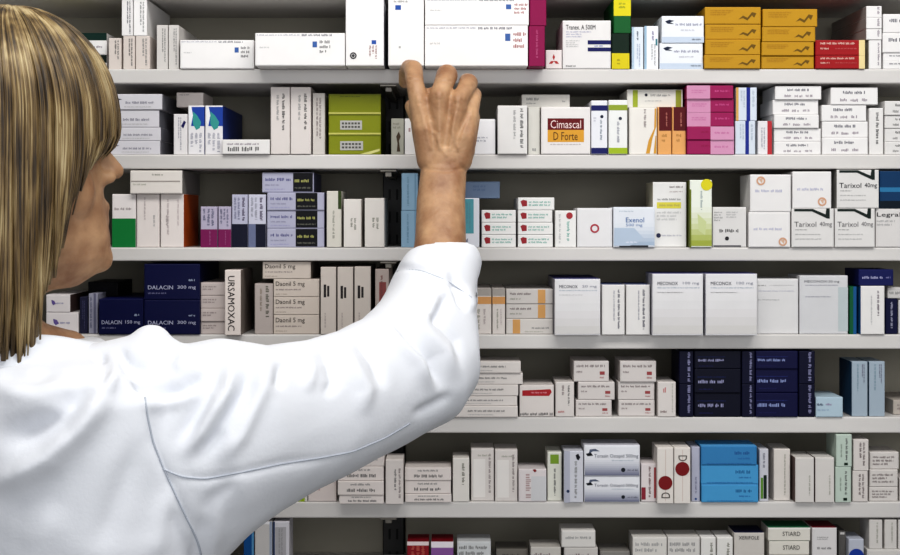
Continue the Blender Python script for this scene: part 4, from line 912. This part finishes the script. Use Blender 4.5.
for pts, rad in (([(145, 398), (148, 420), (153, 442), (163, 467), (178, 500), (198, 542), (206, 575)], .0009), ([(163, 469), (182, 477), (205, 479), (243, 472), (281, 464), (320, 458), (352, 452), (385, 438), (412, 422)], .0008),
                 ([(390, 274), (404, 269), (420, 270), (446, 280), (474, 299)], .0005)):
    path = []
    for (x0, y0), (x1, y1) in zip(pts, pts[1:]):
        n = max(2, int(math.hypot(x1 - x0, y1 - y0) / 3))
        for k in range(n):
            q = P(x0 + (x1 - x0) * k / n, y0 + (y1 - y0) * k / n, -.4); o_ = Vector((0, -D, ZC))
            hit, nrm, *_ = bvh.ray_cast(o_, (q - o_).normalized())
            if hit: path.append(hit - base + nrm * rad * .3)
    for _ in range(3): path = [path[0]] + [(a + b * 2 + c) / 4 for a, b, c in zip(path, path[1:], path[2:])] + [path[-1]]
    bm = bmesh.new(); chain(bm, [(p, rad) for p in path], 8)
    bm_obj('seam', bm, m_seam, coat, smooth=True)
# collar: a folded band round the neck
bm = bmesh.new()
nc = P(26, 346, -.425)
rr = []
for k in range(33):
    t = -2.6 + 5.2 * k / 32
    c, s = math.cos(t + PI), math.sin(t + PI)
    dirv = FW * c + RT * s
    pr = []
    for r_, z_ in ((.066, .006), (.069, .016), (.078, .014), (.090, -.008), (.098, -.030), (.094, -.032), (.082, -.012), (.070, .002)):
        pr.append(nc + dirv * r_ + UP * (z_ * (1 - .15 * math.cos(3 * t)) - .012 * max(0, c)))
    rr.append(pr)
loft(bm, rr)
bmesh.ops.recalc_face_normals(bm, faces=bm.faces)
me = bpy.data.meshes.new('collar'); bm.to_mesh(me); bm.free()
col = childmesh(me, 'collar', m_coat, coat)
md = col.modifiers.new('subdivision', 'SUBSURF'); md.levels = md.render_levels = 2
# trousers and shoes
m_tr = mat_noise('trouser_cloth', '22242c', '2c2e38', 30, .8)
bm = bmesh.new()
for hip, kn, an in LEGS: chain(bm, [(hip - UP * .02, .1), (kn, .075), (an + UP * .02, .062)])
me = remesh(bm, .012, 4); childmesh(me, 'trousers', m_tr)
for hip, kn, an in LEGS:
    bm = bmesh.new(); toe = an + FW * .14; toe.z = .036; heel = an - FW * .02; heel.z = .04
    chain(bm, [(heel, .04), (an + FW * .06 - UP * .035, .043), (toe, .036)])
    me = remesh(bm, .006, 4)
    for v in me.vertices:
        if v.co.z < .004: v.co.z = .0005
    childmesh(me, 'shoe', mat_noise('shoe_leather', 'c9c6c2', 'd6d3cf', 20, .5))

# ---- hair: a cap of overlapping locks running from the crown, each its own ribbon of strands
def hair_mat():
    m = bpy.data.materials.new('blonde_hair'); m.use_nodes = True
    nt = m.node_tree; b = nt.nodes['Principled BSDF']
    uv = nt.nodes.new('ShaderNodeUVMap'); mp = nt.nodes.new('ShaderNodeMapping'); mp.inputs['Scale'].default_value = (.8, .22, 1)
    nz = nt.nodes.new('ShaderNodeTexNoise'); nz.inputs['Scale'].default_value = 5.0; nz.inputs['Detail'].default_value = 5; nz.inputs['Roughness'].default_value = .7
    cr = nt.nodes.new('ShaderNodeValToRGB'); e = cr.color_ramp.elements
    e[0].position = .36; e[0].color = lin('261b0f'); e[1].position = .68; e[1].color = lin('bdab84')
    k = e.new(.46); k.color = lin('5c482a'); k = e.new(.56); k.color = lin('89734c')
    nt.links.new(uv.outputs['UV'], mp.inputs['Vector']); nt.links.new(mp.outputs['Vector'], nz.inputs['Vector'])
    tc = nt.nodes.new('ShaderNodeTexCoord'); m2 = nt.nodes.new('ShaderNodeMapping'); m2.inputs['Scale'].default_value = (1, 1, .22)
    n2 = nt.nodes.new('ShaderNodeTexNoise'); n2.inputs['Scale'].default_value = 42; n2.inputs['Detail'].default_value = 3
    nt.links.new(tc.outputs['Object'], m2.inputs['Vector']); nt.links.new(m2.outputs['Vector'], n2.inputs['Vector'])
    ad = nt.nodes.new('ShaderNodeMath'); ad.operation = 'MULTIPLY_ADD'; ad.inputs[1].default_value = .85; ad.inputs[2].default_value = -.425
    a2 = nt.nodes.new('ShaderNodeMath'); a2.operation = 'ADD'
    nt.links.new(n2.outputs['Fac'], ad.inputs[0]); nt.links.new(nz.outputs['Fac'], a2.inputs[0]); nt.links.new(ad.outputs[0], a2.inputs[1])
    nt.links.new(a2.outputs[0], cr.inputs['Fac']); nt.links.new(cr.outputs['Color'], b.inputs['Base Color'])
    b.inputs['Roughness'].default_value = .42
    bp = nt.nodes.new('ShaderNodeBump'); bp.inputs['Strength'].default_value = .5; bp.inputs['Distance'].default_value = .002
    nt.links.new(nz.outputs['Fac'], bp.inputs['Height']); nt.links.new(bp.outputs['Normal'], b.inputs['Normal'])
    return m
m_hair = hair_mat()
hr = random.Random(11)
RX, RY, RZ = .105, .092, .106
HZ = .138                       # height of the widest hair above the chin
def pxy(v):
    d = D + v.y; return VX + v.x / d * F, VY - (v.z - ZC) / d * F
EDGE = [(118, 150), (110, 164), (98, 176), (89, 194), (82, 210), (76, 228), (68, 258), (60, 287), (52, 305), (44, 328), (36, 350), (27, 370), (10, 358), (-40, 346), (-140, 340)]
def edge_y(px):
    for (x0, y0), (x1, y1) in zip(EDGE, EDGE[1:]):
        if x1 <= px <= x0: return y0 + (x0 - px) / (x0 - x1) * (y1 - y0)
    return 150 if px > 118 else 340
def lock_path(phi, layer, rad):
    """phi: 0 = over the forehead, +90 deg = her left, -90 = her right side (to the camera)"""
    pts = []
    jit = hr.uniform(-.05, .05)
    # where the lock leaves the head and how long it hangs
    w = hh(RX * math.cos(phi), RY * math.sin(phi), HZ)
    sw = abs(math.sin(phi))
    # mirror far side onto the near one for the length
    wm = hh(RX * math.cos(phi), -RY * abs(math.sin(phi)), HZ)
    ye = edge_y(pxy(wm)[0] - (3 if layer == 0 else 0)) + hr.uniform(-14, 4)
    zend = (P(0, ye, -.5).z - HC.z)
    part = Vector((.015, .012, .0))          # the parting sits a little forward on her left
    amax = math.acos(max(-1, min(1, (zend - HZ) / RZ))) if zend > HZ - .0 else PI / 2
    N1 = 14
    for k in range(N1 + 1):
        a = .04 + (min(amax, PI / 2) - .04) * k / N1
        ph = phi + jit * math.sin(a) + (1 - math.sin(a)) * .35 * math.sin(phi + .6)
        s = rad
        pts.append(Vector((RX * s * math.sin(a) * math.cos(ph) + part.x * (1 - math.sin(a)), RY * s * math.sin(a) * math.sin(ph) + part.y * (1 - math.sin(a)), HZ + RZ * s * math.cos(a))))
    if zend < HZ:
        q0 = pts[-1]; drop = HZ - zend; N2 = max(3, int(drop / .012))
        back = hr.uniform(-.006, .004)
        front = max(0, math.cos(phi))
        for k in range(1, N2 + 1):
            t = k / N2; dz = drop * t
            shrink = 1 - .03 * min(1, dz / .18) * (1 if math.cos(phi) < .3 else .25) + .018 * (math.sin(t * 3 + jit * 20) - math.sin(jit * 20))
            curve = -.016 * front * t * t
            pts.append(Vector((q0.x * shrink + curve + back * t * t, q0.y * shrink * (1 - .10 * t * t * (1 if drop > .1 else .3)), HZ - dz)))
    return [HM @ p for p in pts]
bm = bmesh.new(); uvl = bm.loops.layers.uv.new('UVMap')
def add_lock(path, width, thick, u0):
    n = len(path); prev = None; L = 0; seg = 8
    for i, p in enumerate(path):
        t = i / (n - 1)
        T = (path[min(i + 1, n - 1)] - path[max(i - 1, 0)]).normalized()
        cen = hh(-.01, 0, min(HZ, (HM.inverted() @ p).z))
        Nn = (p - cen); Nn -= T * Nn.dot(T); Nn.normalize()
        Bn = T.cross(Nn).normalized()
        w = width * (.35 + .65 * min(1, t * 3.2)) * (1 - .72 * max(0, (t - .72) / .28) ** 1.5); th = thick * (1 - .6 * max(0, (t - .8) / .2))
        if i: L += (p - path[i - 1]).length
        ring = [bm.verts.new(p + Bn * w * math.cos(2*PI*j/seg) + Nn * th * math.sin(2*PI*j/seg)) for j in range(seg)]
        if prev:
            for j in range(seg):
                f = bm.faces.new((prev[0][j], prev[0][(j+1) % seg], ring[(j+1) % seg], ring[j]))
                uu = [math.cos(2*PI*j/seg), math.cos(2*PI*(j+1)/seg)]
                for lp, (a, b) in zip(f.loops, ((uu[0], prev[1]), (uu[1], prev[1]), (uu[1], L), (uu[0], L))):
                    lp[uvl].uv = (u0 + a * width * 160, b * 6 + u0 * .37)
        prev = (ring, L)
    bm.faces.new(prev[0]); 
for layer, (rad, cnt, wd) in enumerate(((.93, 110, .0085), (.975, 120, .0065), (1.0, 150, .0048), (1.015, 90, .0030))):
    for i in range(cnt):
        phi = -PI + 2 * PI * (i + hr.uniform(-.35, .35)) / cnt
        phi = (phi + PI) % (2 * PI) - PI
        add_lock(lock_path(phi, layer, rad + hr.uniform(-.008, .008)), wd * hr.uniform(.75, 1.3), .0022 if layer < 3 else .0013, hr.uniform(0, 400))
bmesh.ops.recalc_face_normals(bm, faces=bm.faces)
me = bpy.data.meshes.new('hair'); bm.to_mesh(me); bm.free()
hair = childmesh(me, 'hair', m_hair)
# ------------------------------------------------------------------ light
def area(name, loc, target, size, sy, power, col=(1, 1, 1)):
    l = bpy.data.lights.new(name, 'AREA'); l.shape = 'RECTANGLE'; l.size = size; l.size_y = sy; l.energy = power; l.color = col
    o = bpy.data.objects.new(name, l); COL.objects.link(o); o.location = loc
    o.rotation_euler = (Vector(target) - Vector(loc)).to_track_quat('-Z', 'Y').to_euler()
    return o
area('ceiling_light', (.2, -.85, 2.62), (.15, -.15, 1.3), 1.9, .5, 40, (1, .985, .96))
area('front_fill', (.4, -3.1, 1.75), (.15, 0, 1.3), 2.2, 1.1, 46, (.97, .98, 1))  # unseen fill added behind the camera to brighten carton fronts and shelf interiors
wd = bpy.data.worlds.new('world'); sc.world = wd; wd.use_nodes = True
bg = wd.node_tree.nodes['Background']; bg.inputs['Color'].default_value = (.86, .92, 1, 1); bg.inputs['Strength'].default_value = .35
sc.view_settings.view_transform = 'Standard'
try: sc.view_settings.look = 'Medium High Contrast'
except Exception: pass
sc.view_settings.exposure = -0.8

# ------------------------------------------------------------------ camera
cam = bpy.data.cameras.new('camera'); co = bpy.data.objects.new('camera', cam); COL.objects.link(co)
co.location = (0, -D, ZC); co.rotation_euler = (PI / 2, 0, 0)
cam.sensor_width = 36; cam.sensor_fit = 'HORIZONTAL'; cam.lens = 36 * F / 900
cam.shift_x = 0; cam.shift_y = -(277.5 - VY) / 900
cam.clip_start = .05
sc.camera = co
